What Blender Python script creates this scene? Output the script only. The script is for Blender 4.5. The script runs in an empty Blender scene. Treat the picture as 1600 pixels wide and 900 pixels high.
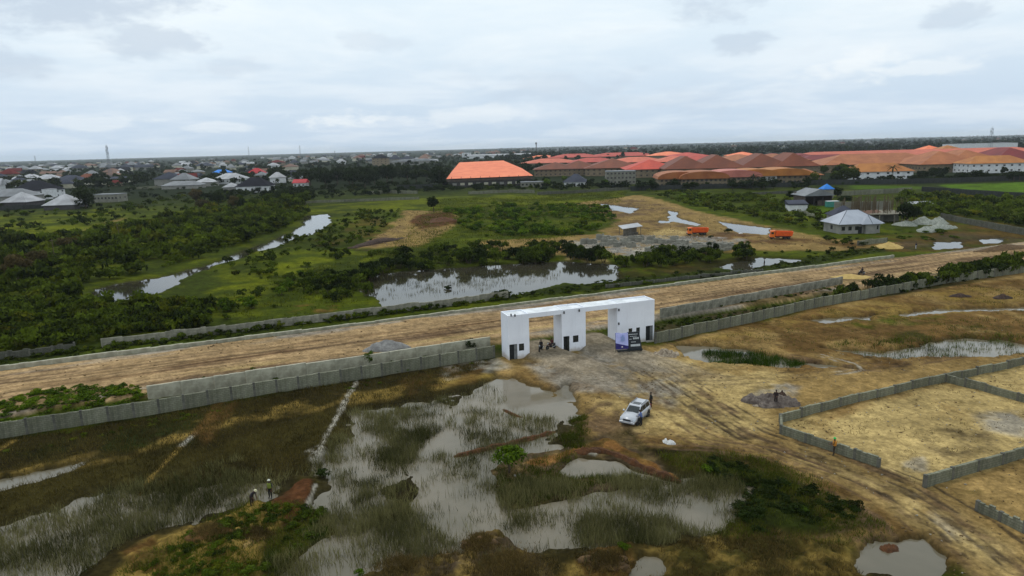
import bpy, bmesh, math, random
import numpy as np
from mathutils import Vector, Matrix

random.seed(7); RNG = np.random.default_rng(11)
SC = bpy.context.scene; COL = SC.collection
rad = math.radians
# ------------------------------------------------------------------ camera, sky, sun, exposure
FPX, CAMH = 1070.0, 30.0                       # focal length in pixels of a 1600 wide frame, flying height in metres
ROLL = math.atan(42 / 1600); PITCH = math.atan(221 * math.cos(ROLL) / FPX)
_f = np.array([0, math.cos(PITCH), -math.sin(PITCH)]); _u = np.array([0, math.sin(PITCH), math.cos(PITCH)]); _r = np.array([1.0, 0, 0])
CR = math.cos(ROLL) * _r - math.sin(ROLL) * _u; CU = math.sin(ROLL) * _r + math.cos(ROLL) * _u
cam = bpy.data.cameras.new('camera'); cam.sensor_width = 36; cam.lens = 36 * FPX / 1600; cam.clip_start = 0.5; cam.clip_end = 60000
co = bpy.data.objects.new('camera', cam); COL.objects.link(co)
co.matrix_world = Matrix(((CR[0], CU[0], -_f[0], 0), (CR[1], CU[1], -_f[1], 0), (CR[2], CU[2], -_f[2], CAMH), (0, 0, 0, 1)))
SC.camera = co
SC.view_settings.view_transform = 'Standard'; SC.view_settings.look = 'None'; SC.view_settings.exposure = 0.0; SC.view_settings.gamma = 1
SC.cycles.use_denoising = True; SC.cycles.max_bounces = 5; SC.cycles.diffuse_bounces = 2; SC.cycles.glossy_bounces = 2
SC.cycles.transmission_bounces = 2; SC.cycles.volume_bounces = 0; SC.cycles.caustics_reflective = False; SC.cycles.caustics_refractive = False

SUN_EL, SUN_AZ = rad(62), rad(-20)             # azimuth clockwise from +Y: high, beyond the scene
SKY_GAIN = 0.83
W = bpy.data.worlds.new('World'); SC.world = W; W.use_nodes = True
nt = W.node_tree; nt.nodes.clear()
class NB:
    def __init__(s, nt): s.nt = nt
    def n(s, t, **k):
        o = s.nt.nodes.new(t)
        for a, b in k.items(): setattr(o, a, b)
        return o
    def put(s, sock, v):
        if hasattr(v, 'links') or isinstance(v, bpy.types.NodeSocket): s.nt.links.new(v, sock)
        elif v is not None:
            if sock.type == 'RGBA' and len(v) == 3: v = (*v, 1)
            sock.default_value = v
    def m(s, op, a, b=None, c=None, clamp=False):
        o = s.n('ShaderNodeMath', operation=op, use_clamp=clamp); s.put(o.inputs[0], a)
        if b is not None: s.put(o.inputs[1], b)
        if c is not None: s.put(o.inputs[2], c)
        return o.outputs[0]
    def mix(s, f, a, b, mode='MIX'):
        o = s.n('ShaderNodeMix', data_type='RGBA', blend_type=mode); s.put(o.inputs[0], f); s.put(o.inputs[6], a); s.put(o.inputs[7], b)
        return o.outputs[2]
    def ramp(s, f, lo, hi):
        o = s.n('ShaderNodeMapRange', interpolation_type='SMOOTHSTEP'); s.put(o.inputs[0], f); o.inputs[1].default_value = lo; o.inputs[2].default_value = hi
        return o.outputs[0]
    def noise(s, vec, scale, detail=4, rough=.55, dist=0):
        o = s.n('ShaderNodeTexNoise'); s.put(o.inputs['Vector'], vec); o.inputs['Scale'].default_value = scale; o.inputs['Detail'].default_value = detail
        o.inputs['Roughness'].default_value = rough; o.inputs['Distortion'].default_value = dist
        return o.outputs['Fac']
def build_world():
    b = NB(nt)
    sky = b.n('ShaderNodeTexSky', sky_type='NISHITA', sun_disc=False, sun_elevation=SUN_EL, sun_rotation=SUN_AZ, dust_density=2.0)
    tc = b.n('ShaderNodeTexCoord'); d = tc.outputs['Generated']
    sp = b.n('ShaderNodeSeparateXYZ'); b.put(sp.inputs[0], d); z = sp.outputs[2]
    zc = b.m('MAXIMUM', z, 0.0)
    k = b.m('DIVIDE', 1.0, b.m('ADD', zc, 0.11))
    cv = b.n('ShaderNodeCombineXYZ'); b.put(cv.inputs[0], b.m('MULTIPLY', sp.outputs[0], k)); b.put(cv.inputs[1], b.m('MULTIPLY', sp.outputs[1], k)); b.put(cv.inputs[2], 0.0)
    P = cv.outputs[0]
    n1 = b.noise(P, 0.75, 5, .58, .25); n2 = b.noise(P, 1.5, 5, .6, .2)
    # even bright overcast, paler overhead, blue grey towards the horizon
    up = b.ramp(z, 0.0, 0.2)
    base = b.mix(up, (.58, .71, .86), (.79, .905, .985))
    base = b.mix(b.ramp(n1, .40, .66), base, b.mix(up, (.72, .82, .93), (.90, .98, 1.02)))       # bright thin cloud
    base = b.mix(b.m('MULTIPLY', b.ramp(n2, .53, .75), .28), base, (.66, .76, .86))                 # grey undersides
    az_ = b.n('ShaderNodeMath', operation='ARCTAN2'); b.put(az_.inputs[0], sp.outputs[0]); b.put(az_.inputs[1], sp.outputs[1]); az_ = az_.outputs[0]
    el_ = b.m('ARCSINE', z)
    cw = b.n('ShaderNodeCombineXYZ'); b.put(cw.inputs[0], az_); b.put(cw.inputs[1], b.m('MULTIPLY', el_, 2.2)); b.put(cw.inputs[2], 3.1)
    puff = b.m('SUBTRACT', b.noise(cw.outputs[0], 15, 6, .6, .15), .5)
    def blob(az, el, wa, we, amt, soft, grain=2.6):      # one cloud bank at a compass direction, its edge broken up by the puffs
        da = b.m('DIVIDE', b.m('SUBTRACT', az_, rad(az)), rad(wa)); de = b.m('DIVIDE', b.m('SUBTRACT', el_, rad(el)), rad(we))
        r2 = b.m('ADD', b.m('MULTIPLY', da, da), b.m('MULTIPLY', de, de))
        v = b.m('ADD', b.m('SUBTRACT', 1.0, b.m('SQRT', r2)), b.m('MULTIPLY', puff, grain))
        return b.m('MULTIPLY', b.ramp(v, -.05, soft), amt)
    def bank(lst):
        t = None
        for args in lst: f = blob(*args); t = f if t is None else b.m('MAXIMUM', t, f)
        return t
    base = b.mix(bank([(-31, 11.0, 9.5, 3.6, .75, .8), (-26.5, 8.0, 5, 1.7, .6, .7), (-36, 6.0, 5, 1.0, .55, .7), (16.5, 9.9, 4.4, 1.5, .55, .7), (18.2, 7.2, 2.0, 1.0, .55, .5),
                       (32, 7.9, 2.2, 1.1, .5, .5), (28, 12.6, 4, 1.0, .6, .6), (-21, 6.3, 3.5, .8, .35, .7), (-10, 8.2, 3, .8, .3, .7), (4, 4.6, 9, 1.6, .3, .8), (12, 3.2, 10, 1.2, .25, .8)]), base, (.54, .635, .755))
    base = b.mix(bank([(26, 5.2, 3.4, 1.2, .5, .7, 3.4), (31, 4.6, 4.0, .6, .45, .7, 3.4), (-11.5, 2.3, 5.5, .9, .55, .7, 3.4), (-2, 2.6, 6, .9, .35, .7, 3.4), (-30, 2.4, 3.5, .6, .35, .5), (-22, 2.0, 3, .5, .3, .5)]), base, (.98, 1.02, 1.03))
    low = b.m('SUBTRACT', 1.0, b.ramp(z, -.25, 0.0))
    base = b.mix(low, base, (.30, .34, .36))
    bg1 = b.n('ShaderNodeBackground'); b.put(bg1.inputs[0], sky.outputs[0]); bg1.inputs[1].default_value = 0.06
    bg2 = b.n('ShaderNodeBackground'); b.put(bg2.inputs[0], base); bg2.inputs[1].default_value = SKY_GAIN / 0.78
    mx = b.n('ShaderNodeMixShader'); mx.inputs[0].default_value = 0.92; b.nt.links.new(bg1.outputs[0], mx.inputs[1]); b.nt.links.new(bg2.outputs[0], mx.inputs[2])
    out = b.n('ShaderNodeOutputWorld'); b.nt.links.new(mx.outputs[0], out.inputs[0])
build_world()
sl = bpy.data.lights.new('sun', 'SUN'); sl.energy = 1.0; sl.angle = rad(14); sl.color = (1, .97, .92)
so = bpy.data.objects.new('sun', sl); COL.objects.link(so); so.location = (0, -40, 80)
_sd = Vector((math.sin(SUN_AZ) * math.cos(SUN_EL), math.cos(SUN_AZ) * math.cos(SUN_EL), math.sin(SUN_EL)))
so.rotation_euler = _sd.to_track_quat('Z', 'Y').to_euler()

# ------------------------------------------------------------------ helpers
def lin(c):                                     # 0-255 display colour of a surface -> linear base colour
    return tuple(((v / 255 + .055) / 1.055) ** 2.4 if v > 10 else v / 255 / 12.92 for v in c)
def G(px, py, z=0.0):                           # a point of the survey sheet -> the place on the ground (height z)
    d = _f + (px - 800) / FPX * CR + (450 - py) / FPX * CU
    t = (z - CAMH) / d[2]
    return d * t + np.array([0, 0, CAMH])
def ppm(p):                                     # sheet pixels per metre at a place
    return FPX / float((np.asarray(p) - np.array([0, 0, CAMH])) @ _f)
def _h(ix, iy, s):
    v = (ix.astype(np.int64) * 374761393 + iy.astype(np.int64) * 668265263 + s * 974634541) & 0x7fffffff
    v = ((v ^ (v >> 13)) * 1274126177) & 0x7fffffff
    return ((v ^ (v >> 16)) & 0xffff) / 65535.0
def vnoise(x, y, s=0):
    ix = np.floor(x); iy = np.floor(y); fx = x - ix; fy = y - iy
    fx = fx * fx * (3 - 2 * fx); fy = fy * fy * (3 - 2 * fy)
    a = _h(ix, iy, s); b = _h(ix + 1, iy, s); c = _h(ix, iy + 1, s); d = _h(ix + 1, iy + 1, s)
    return a + (b - a) * fx + (c - a) * fy + (a - b - c + d) * fx * fy
def fbm(x, y, sc, oc=4, s=0, g=.55):            # about -1..1, sc = size of the largest blotch in metres
    t = 0; a = 1; n = 0; x = x / sc; y = y / sc
    for o in range(oc):
        t = t + a * (vnoise(x, y, s + o * 17) * 2 - 1); n += a; a *= g
        x, y = x * 1.93 + y * .37 + 11.3, y * 1.93 - x * .37 + 5.7
    return t / n * 1.5
def fbma(x, y, sx, sy, oc=4, s=0, g=.6):         # the same, drawn out along x
    t = 0; a = 1; n = 0; x = x / sx; y = y / sy
    for o in range(oc):
        t = t + a * (vnoise(x + o * 7.3, y + o * 3.1, s + o * 17) * 2 - 1); n += a; a *= g; x, y = x * 1.8, y * 2.0
    return t / n * 1.5
def sstep(v, a, b):
    t = np.clip((v - a) / (b - a), 0, 1); return t * t * (3 - 2 * t)
def polydist(x, y, P):                          # signed distance, negative inside
    n = len(P); d2 = np.full(x.shape, 1e18); ins = np.zeros(x.shape, bool)
    for i in range(n):
        ax, ay = P[i - 1]; bx, by = P[i]; ex, ey = bx - ax, by - ay
        wx, wy = x - ax, y - ay; t = np.clip((wx * ex + wy * ey) / (ex * ex + ey * ey + 1e-9), 0, 1)
        d2 = np.minimum(d2, (wx - ex * t) ** 2 + (wy - ey * t) ** 2)
        c = ((ay > y) != (by > y)) & (x < ex * (y - ay) / (ey if abs(ey) > 1e-9 else 1e-9) + ax); ins ^= c
    d = np.sqrt(d2); return np.where(ins, -d, d)
def linedist(x, y, P):
    d2 = np.full(x.shape, 1e18)
    for i in range(1, len(P)):
        ax, ay = P[i - 1]; bx, by = P[i]; ex, ey = bx - ax, by - ay
        wx, wy = x - ax, y - ay; t = np.clip((wx * ex + wy * ey) / (ex * ex + ey * ey + 1e-9), 0, 1)
        d2 = np.minimum(d2, (wx - ex * t) ** 2 + (wy - ey * t) ** 2)
    return np.sqrt(d2)
def PG(pts, z=0.0): return [tuple(G(px, py, z)[:2]) for px, py in pts]

_MATS = {}
def mat(name, c1, c2=None, rough=.85, scale=1.2, bump=.0, metal=0., spec=.3, detail=5, coat=0., rand=0., island=0., bscale=None):
    if name in _MATS: return _MATS[name]
    m = bpy.data.materials.new(name); m.use_nodes = True; b = NB(m.node_tree); m.node_tree.nodes.clear()
    p = b.n('ShaderNodeBsdfPrincipled'); o = b.n('ShaderNodeOutputMaterial'); b.nt.links.new(p.outputs[0], o.inputs[0])
    tc = b.n('ShaderNodeTexCoord').outputs['Object']
    c2 = c2 or tuple(v * .72 for v in c1)
    f = b.ramp(b.noise(tc, scale, detail, .62, .3), .32, .68)
    col = b.mix(f, c1, c2)
    if rand:
        oi = b.n('ShaderNodeObjectInfo').outputs['Random']
        col = b.mix(1.0, col, b.mix(oi, (1 - rand,) * 3, (1 + rand,) * 3), 'MULTIPLY')
    b.put(p.inputs['Base Color'], col); p.inputs['Roughness'].default_value = rough; p.inputs['Metallic'].default_value = metal
    p.inputs['Specular IOR Level'].default_value = spec; p.inputs['Coat Weight'].default_value = coat
    if bump:
        bp = b.n('ShaderNodeBump'); b.put(bp.inputs['Height'], b.noise(tc, bscale or scale * 6, 4, .6)); bp.inputs['Strength'].default_value = bump; bp.inputs['Distance'].default_value = .05
        b.nt.links.new(bp.outputs[0], p.inputs['Normal'])
    _MATS[name] = m; return m
def block_mat(name, c1, c2, mortar, bw=.45, bh=.225):     # bare sandcrete blockwork with rain streaks
    m = bpy.data.materials.new(name); m.use_nodes = True; b = NB(m.node_tree); m.node_tree.nodes.clear()
    p = b.n('ShaderNodeBsdfPrincipled'); o = b.n('ShaderNodeOutputMaterial'); b.nt.links.new(p.outputs[0], o.inputs[0])
    tc = b.n('ShaderNodeTexCoord').outputs['Object']; s = b.n('ShaderNodeSeparateXYZ'); b.put(s.inputs[0], tc)
    cv = b.n('ShaderNodeCombineXYZ'); b.put(cv.inputs[0], b.m('ADD', s.outputs[0], s.outputs[1])); b.put(cv.inputs[1], s.outputs[2])
    br = b.n('ShaderNodeTexBrick'); b.put(br.inputs['Vector'], cv.outputs[0]); br.inputs['Scale'].default_value = 1
    br.inputs['Brick Width'].default_value = bw; br.inputs['Row Height'].default_value = bh; br.inputs['Mortar Size'].default_value = .018
    b.put(br.inputs['Color1'], c1); b.put(br.inputs['Color2'], c2); b.put(br.inputs['Mortar'], mortar)
    mp = b.n('ShaderNodeMapping'); mp.inputs['Scale'].default_value = (3.0, 3.0, .35); b.put(mp.inputs[0], tc)
    st = b.ramp(b.noise(mp.outputs[0], 1.0, 6, .65), .40, .72)
    col = b.mix(b.m('MULTIPLY', st, .6), br.outputs[0], tuple(v * .42 for v in c1))
    g = b.ramp(b.noise(tc, .45, 5, .6), .45, .7); col = b.mix(b.m('MULTIPLY', g, .5), col, tuple(a * k for a, k in zip(c1, (.62, .66, .5))))
    oi = b.n('ShaderNodeObjectInfo').outputs['Random']; col = b.mix(1.0, col, b.mix(oi, (.84,) * 3, (1.14,) * 3), 'MULTIPLY')
    b.put(p.inputs['Base Color'], col); p.inputs['Roughness'].default_value = .95; p.inputs['Specular IOR Level'].default_value = .1
    bp = b.n('ShaderNodeBump'); b.put(bp.inputs['Height'], br.outputs['Fac']); bp.inputs['Strength'].default_value = .5; bp.inputs['Distance'].default_value = -.03
    b.nt.links.new(bp.outputs[0], p.inputs['Normal']); return m
def leaf_mat(name, dark, light, rand=.25, tr=.25):
    m = bpy.data.materials.new(name); m.use_nodes = True; b = NB(m.node_tree); m.node_tree.nodes.clear()
    p = b.n('ShaderNodeBsdfPrincipled'); o = b.n('ShaderNodeOutputMaterial')
    at = b.n('ShaderNodeAttribute', attribute_name='tint'); oi = b.n('ShaderNodeObjectInfo').outputs['Random']
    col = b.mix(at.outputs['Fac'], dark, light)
    col = b.mix(1.0, col, b.mix(oi, (1 - rand, 1 - rand * .8, 1 - rand), (1 + rand, 1 + rand * .8, 1 + rand * .3)), 'MULTIPLY')
    dr = b.n('ShaderNodeAttribute', attribute_name='dry'); col = b.mix(dr.outputs['Fac'], col, b.mix(1.0, col, (1.75, 1.18, .8), 'MULTIPLY'))
    b.put(p.inputs['Base Color'], col); p.inputs['Roughness'].default_value = .8; p.inputs['Specular IOR Level'].default_value = .05
    t = b.n('ShaderNodeBsdfTranslucent'); b.put(t.inputs[0], col); mx = b.n('ShaderNodeMixShader'); mx.inputs[0].default_value = tr
    b.nt.links.new(p.outputs[0], mx.inputs[1]); b.nt.links.new(t.outputs[0], mx.inputs[2]); b.nt.links.new(mx.outputs[0], o.inputs[0]); return m

def tag(o, label=None, cat=None, group=None, kind=None):
    if label: o['label'] = label
    if cat: o['category'] = cat
    if group: o['group'] = group
    if kind: o['kind'] = kind
    return o
def link(name, me, m=None, parent=None, loc=None, rz=0.0):
    o = bpy.data.objects.new(name, me); COL.objects.link(o)
    if m is not None and me is not None and len(me.materials) == 0: me.materials.append(m)
    if parent is not None: o.parent = parent
    if loc is not None: o.location = loc
    if rz: o.rotation_euler[2] = rz
    return o
def empty(name, loc, rz=0.0, label=None, cat=None, group=None):
    o = bpy.data.objects.new(name, None); COL.objects.link(o); o.location = loc; o.rotation_euler[2] = rz; o.empty_display_size = .5
    return tag(o, label, cat, group)
class MB:                                       # collects vertices and faces; build() makes ONE mesh object
    def __init__(s): s.v = []; s.f = []; s.mi = []
    def face(s, pts, mi=0):
        k = len(s.v); s.v += [tuple(p) for p in pts]; s.f.append(tuple(range(k, k + len(pts)))); s.mi.append(mi)
    def hexa(s, b, t, mi=0):                    # two rings of four points, counter clockwise seen from above
        k = len(s.v); s.v += [tuple(p) for p in b] + [tuple(p) for p in t]
        for f in ((3, 2, 1, 0), (4, 5, 6, 7), (0, 1, 5, 4), (1, 2, 6, 5), (2, 3, 7, 6), (3, 0, 4, 7)): s.f.append(tuple(k + i for i in f)); s.mi.append(mi)
        return s
    def box(s, x0, x1, y0, y1, z0, z1, mi=0):
        return s.hexa([(x0, y0, z0), (x1, y0, z0), (x1, y1, z0), (x0, y1, z0)], [(x0, y0, z1), (x1, y0, z1), (x1, y1, z1), (x0, y1, z1)], mi)
    def tube(s, p, q, r0, r1=None, n=8, mi=0, cap=True):
        r1 = r0 if r1 is None else r1; p = Vector(p); q = Vector(q); a = (q - p).normalized(); u = a.orthogonal().normalized(); w = a.cross(u); k = len(s.v)
        for c, r in ((p, r0), (q, r1)):
            for i in range(n):
                t = 2 * math.pi * i / n; s.v.append(tuple(c + u * (r * math.cos(t)) + w * (r * math.sin(t))))
        for i in range(n): j = (i + 1) % n; s.f.append((k + i, k + j, k + n + j, k + n + i)); s.mi.append(mi)
        if cap: s.f.append(tuple(k + i for i in reversed(range(n)))); s.mi.append(mi); s.f.append(tuple(k + n + i for i in range(n))); s.mi.append(mi)
        return s
    def loft(s, rings, mi=0, closed=True, caps=True):
        k = len(s.v); n = len(rings[0])
        for r in rings: s.v += [tuple(p) for p in r]
        for a in range(len(rings) - 1):
            for i in range(n if closed else n - 1):
                j = (i + 1) % n; s.f.append((k + a * n + i, k + a * n + j, k + (a + 1) * n + j, k + (a + 1) * n + i)); s.mi.append(mi)
        if caps: s.f.append(tuple(k + i for i in reversed(range(n)))); s.mi.append(mi); s.f.append(tuple(k + (len(rings) - 1) * n + i for i in range(n))); s.mi.append(mi)
        return s
    def mesh(s, name, mats=None):
        me = bpy.data.meshes.new(name); me.from_pydata(s.v, [], s.f)
        for m in (mats or []): me.materials.append(m)
        if mats and len(mats) > 1: me.polygons.foreach_set('material_index', s.mi)
        me.update(); return me
    def build(s, name, m, parent=None, loc=None, rz=0.0, bevel=0.0, smooth=False):
        me = s.mesh(name, m if isinstance(m, (list, tuple)) else [m])
        if bevel:
            bm = bmesh.new(); bm.from_mesh(me); bmesh.ops.remove_doubles(bm, verts=bm.verts, dist=1e-4); bmesh.ops.bevel(bm, geom=bm.edges[:], offset=bevel, segments=2, affect='EDGES', profile=.5, clamp_overlap=True); bm.to_mesh(me); bm.free()
        if smooth: me.polygons.foreach_set('use_smooth', [True] * len(me.polygons))
        return link(name, me, None, parent, loc, rz)
def box(name, m, parent, x0, x1, y0, y1, z0, z1, bevel=0.0): return MB().box(x0, x1, y0, y1, z0, z1).build(name, m, parent, bevel=bevel)
def np_mesh(name, V, F, m, tint=None, smooth=False):
    me = bpy.data.meshes.new(name); V = np.asarray(V, np.float32); F = np.asarray(F, np.int32); k = F.shape[1]
    me.vertices.add(len(V)); me.vertices.foreach_set('co', V.ravel()); me.loops.add(F.size); me.loops.foreach_set('vertex_index', F.ravel())
    me.polygons.add(len(F)); me.polygons.foreach_set('loop_start', np.arange(0, F.size, k, dtype=np.int32))
    try: me.polygons.foreach_set('loop_total', np.full(len(F), k, np.int32))
    except Exception: pass
    if smooth: me.polygons.foreach_set('use_smooth', np.ones(len(F), bool))
    me.update(calc_edges=True)
    if tint is not None:
        a = me.attributes.new('tint', 'FLOAT', 'POINT'); a.data.foreach_set('value', np.asarray(tint, np.float32))
    if m: me.materials.append(m)
    return me
def copy_tree(o, parent=None):
    c = o.copy(); COL.objects.link(c); c.parent = parent
    for ch in o.children: copy_tree(ch, c)
    return c
# ------------------------------------------------------------------ terrain: heights and soil colours
RA = rad(23.6); RU = np.array([math.cos(RA), math.sin(RA)]); RT = np.array([-math.sin(RA), math.cos(RA)])   # along / across the dirt road
def st(x, y): return x * RU[0] + y * RU[1], x * RT[0] + y * RT[1]
def SXY(s, t): return np.array([s * RU[0] + t * RT[0], s * RU[1] + t * RT[1]])
T_PERIM, T_DRAIN, T_ROAD0, T_ROAD1, T_FAR = 87.0, 92.6, 93.0, 113.6, 122.0
ROADZ = 1.0
GATE_O = np.array([-0.7, 92.7]); GATE_A = rad(19.6); GATE_L = 23.5; GATE_D = 3.0; GATE_H = 6.9
GU = np.array([math.cos(GATE_A), math.sin(GATE_A)]); GV = np.array([-math.sin(GATE_A), math.cos(GATE_A)])
def gp(u, v): return GATE_O + GU * u + GV * v

C = {k: np.array(lin(v)) for k, v in dict(grass=(68, 78, 14), grass2=(104, 109, 16), dark=(42, 50, 16), olive=(64, 58, 26), straw=(128, 106, 54), sand=(162, 140, 92), sand2=(132, 108, 66),
    roadsand=(160, 133, 96), mud=(92, 73, 55), redmud=(76, 49, 29), clay=(108, 76, 42), wet=(74, 62, 46), gravel=(136, 132, 124), pale=(168, 162, 148), lush=(80, 106, 22), far=(36, 44, 24), bed=(74, 68, 48), swamp=(48, 42, 20), brown=(88, 65, 34)).items()}
LAYERS = []                                     # (kind, colour, geometry, width, amp, feather, breakup, strength, dz)
def area(col, pts, amp=1.0, fe=.6, brk=None, k=1.0, z=None, ns=6.0, zq=0.0): LAYERS.append(('a', C[col], PG(pts, zq), 0, amp, fe, brk, k, z, ns))
def strip(col, pts, w, amp=.3, fe=.3, brk=None, k=1.0, z=None, ns=1.6, zq=0.0): LAYERS.append(('l', C[col], PG(pts, zq), w, amp, fe, brk, k, z, ns))
# far and middle distance
area('grass2', [(-200, 345), (0, 335), (210, 325), (300, 331), (200, 355), (80, 372), (0, 374), (-200, 380)], 4, 4, (14, .1), .8)
area('sand2', [(105, 372), (150, 352), (195, 341), (198, 344), (155, 357), (120, 374)], 1.5, 1, (10, .0), .7)
area('grass2', [(460, 325), (690, 309), (980, 299), (960, 315), (700, 328), (470, 336)], 3, 3, (16, .0), .7)
area('grass2', [(390, 480), (470, 425), (560, 415), (600, 395), (480, 400), (370, 440), (310, 470)], 2, 2, (9, -.1), .8)
area('brown', [(520, 350), (600, 340), (620, 360), (560, 385), (500, 385)], 3, 3, (10, .1), .6)
area('lush', [(1465, 290), (1600, 286), (1800, 286), (1800, 312), (1600, 306), (1500, 300)], 1, 2, (30, -.5), 1)
area('lush', [(1330, 291), (1440, 292), (1440, 296), (1330, 297)], 2, 2, None, .6)
area('lush', [(1260, 325), (1300, 322), (1310, 336), (1265, 342)], 1.5, 1.5, None, .6)
area('lush', [(1440, 306), (1540, 310), (1540, 318), (1450, 314)], 1.5, 1.5, (12, -.2), .6)
area('lush', [(1060, 302), (1105, 300), (1105, 312), (1065, 314)], 2, 2, None, .5)
area('sand2', [(560, 390), (600, 364), (622, 344), (632, 331), (705, 331), (714, 352), (690, 366), (655, 388)], 2.5, 1.5, None, .9, .3)
area('redmud', [(652, 340), (705, 333), (716, 352), (690, 358), (655, 362), (640, 352)], 2, 1.2, None, .95, .5)
area('mud', [(555, 392), (590, 372), (625, 352), (625, 368), (600, 384), (570, 394)], 2, 1, (5, -.1), .8)
area('sand2', [(870, 322), (1000, 306), (1040, 316), (1090, 332), (1190, 352), (1290, 374), (1440, 384), (1330, 394), (1180, 394), (1000, 402), (780, 402), (735, 380), (850, 374), (940, 366), (965, 346), (920, 328)], 3, 2, None, .95, .1)
area('mud', [(900, 320), (1000, 312), (1085, 336), (1000, 345), (1080, 352), (1290, 382), (1180, 384), (1040, 372), (960, 365), (960, 345)], 3, 3, (7, .05), .75)
area('redmud', [(1060, 372), (1130, 366), (1260, 374), (1330, 384), (1230, 384), (1120, 380)], 2, 2, (6, .0), .7)
area('gravel', [(878, 380), (985, 369), (1110, 374), (1142, 386), (1100, 396), (980, 402), (890, 390)], 2, 1.2, (3, -.25), .95)
area('sand', [(1010, 368), (1045, 358), (1080, 366), (1060, 374), (1020, 376)], 1, 1, None, .7)
area('brown', [(950, 425), (1010, 418), (1150, 412), (1120, 424), (970, 440)], 2, 2, (6, 0), .7)
area('sand', [(870, 408), (895, 398), (945, 404), (950, 414), (900, 418)], 1.2, 1, (4, 0), .8)
area('clay', [(455, 482), (500, 476), (540, 484), (520, 490), (460, 492)], 1.2, 1, (3, .05), .6)
area('brown', [(1290, 384), (1390, 368), (1480, 362), (1560, 350), (1640, 372), (1640, 392), (1420, 396), (1340, 394)], 2, 2, (6, -.2), .8)
area('wet', [(1400, 376), (1500, 366), (1600, 374), (1600, 388), (1420, 394)], 1.5, 1.5, (5, -.1), .7)
area('brown', [(1400, 346), (1500, 338), (1600, 356), (1600, 366), (1480, 360)], 2, 2, (7, .0), .6)
area('swamp', [(955, 420), (1060, 412), (1180, 402), (1200, 408), (1120, 424), (965, 444)], 1.5, 1.5, (6, -.3), .8)
area('pale', [(878, 384), (930, 378), (940, 388), (890, 392)], 1.2, 1, (3, -.1), .8)
area('pale', [(985, 392), (1030, 390), (1030, 400), (990, 402)], 1, 1, (3, -.1), .8)
area('gravel', [(1100, 372), (1170, 376), (1160, 392), (1110, 394)], 1.5, 1.2, (3, 0), .7)
# the strip beyond the road
area('dark', [(-300, 640), (0, 572), (400, 520), (800, 470), (1200, 428), (1380, 396), (1380, 384), (1180, 418), (960, 440), (780, 462), (400, 505), (0, 555), (-300, 600)], 1, 1, None, .85)
# near side: wet ground inside the estate
area('swamp', [(-500, 760), (-200, 720), (0, 690), (250, 650), (500, 606), (775, 562), (800, 600), (700, 650), (560, 900), (560, 1300), (-900, 1300)], 1.2, 1, None, 1)
area('swamp', [(560, 640), (780, 590), (900, 640), (1060, 700), (1200, 718), (1400, 850), (1500, 1300), (480, 1300)], 1.2, 1, None, 1)
area('dark', [(0, 712), (120, 690), (260, 660), (330, 650), (300, 700), (100, 720)], 1.5, 1.5, (5, .0), .8)
area('olive', [(-400, 800), (0, 760), (300, 700), (540, 640), (600, 640), (520, 760), (330, 800), (0, 850)], 2, 2, (7, -.2), .7)
area('straw', [(-300, 800), (0, 742), (180, 705), (330, 655), (520, 622), (700, 596), (780, 575), (770, 594), (640, 622), (540, 640), (330, 676), (190, 722), (0, 766), (-300, 830)], 1.0, .8, (4, -.05), .85, .12)
area('brown', [(310, 690), (335, 645), (372, 630), (362, 655), (325, 700)], .5, .6, (3, -.4), .9)
strip('straw', [(204, 792), (240, 748), (284, 702)], .24, .16, .14, None, .85, .04)
strip('pale', [(284, 702), (308, 682)], .2, .15, .2, None, .9)
strip('brown', [(308, 684), (345, 632)], .6, .2, .3, None, .9)
strip('straw', [(-10, 712), (20, 694)], .5, .15, .2, None, .8)
strip('pale', [(490, 735), (508, 690), (534, 644), (550, 612), (562, 592)], .24, .24, .15, (1.5, -.6), .9)
area('pale', [(478, 712), (500, 700), (520, 708), (505, 730), (486, 728)], .3, .4, (1.2, -.2), .75, .2)
area('redmud', [(416, 812), (424, 786), (478, 752), (494, 756), (480, 796), (456, 828), (432, 830)], .7, .3, (2.0, -.45), 1, .2, 1.4)
strip('pale', [(452, 832), (470, 822), (480, 796), (494, 762)], .13, .12, .1, (1, -.4), .85)
# sandy estate
area('sand2', [(775, 562), (1022, 545), (1300, 478), (1470, 445), (1600, 425), (2300, 330), (2600, 1300), (1460, 1300), (1480, 900), (1330, 850), (1200, 715), (1060, 700), (935, 692), (880, 650), (840, 612), (780, 592)], 1.6, 1.2, None, 1, .1)
area('sand', [(960, 575), (1100, 560), (1240, 590), (1210, 640), (1230, 690), (1400, 750), (1560, 840), (1700, 1000), (1520, 900), (1380, 800), (1180, 700), (1040, 680), (980, 690), (930, 668)], 2.0, 2.0, (5, -.2), .8)
area('brown', [(1030, 530), (1300, 480), (1480, 448), (1600, 434), (1900, 380), (1900, 520), (1600, 555), (1420, 575), (1250, 585), (1150, 555)], 2, 2, (6, -.3), .85)
area('straw', [(1080, 535), (1250, 500), (1420, 460), (1600, 445), (1600, 475), (1450, 500), (1250, 530)], 2, 2, (5, .05), .7)
area('grass', [(1330, 505), (1420, 492), (1475, 500), (1470, 512), (1380, 520), (1330, 515)], 1, 1, (4, -.1), .8)
area('dark', [(1395, 525), (1470, 515), (1580, 512), (1600, 530), (1500, 538), (1400, 540)], 1, 1, (4, 0), .7)
area('sand', [(1220, 668), (1475, 602), (1600, 574), (1900, 520), (2000, 800), (1600, 722), (1445, 768), (1372, 735), (1225, 685)], .5, .4, (6, -.35), .9)
area('clay', [(1270, 650), (1460, 604), (1480, 608), (1300, 662)], .6, .6, (3, 0), .35)
area('gravel', [(1520, 655), (1600, 645), (1600, 690), (1540, 680)], 1, 1, (4, -.1), .7)
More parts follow.
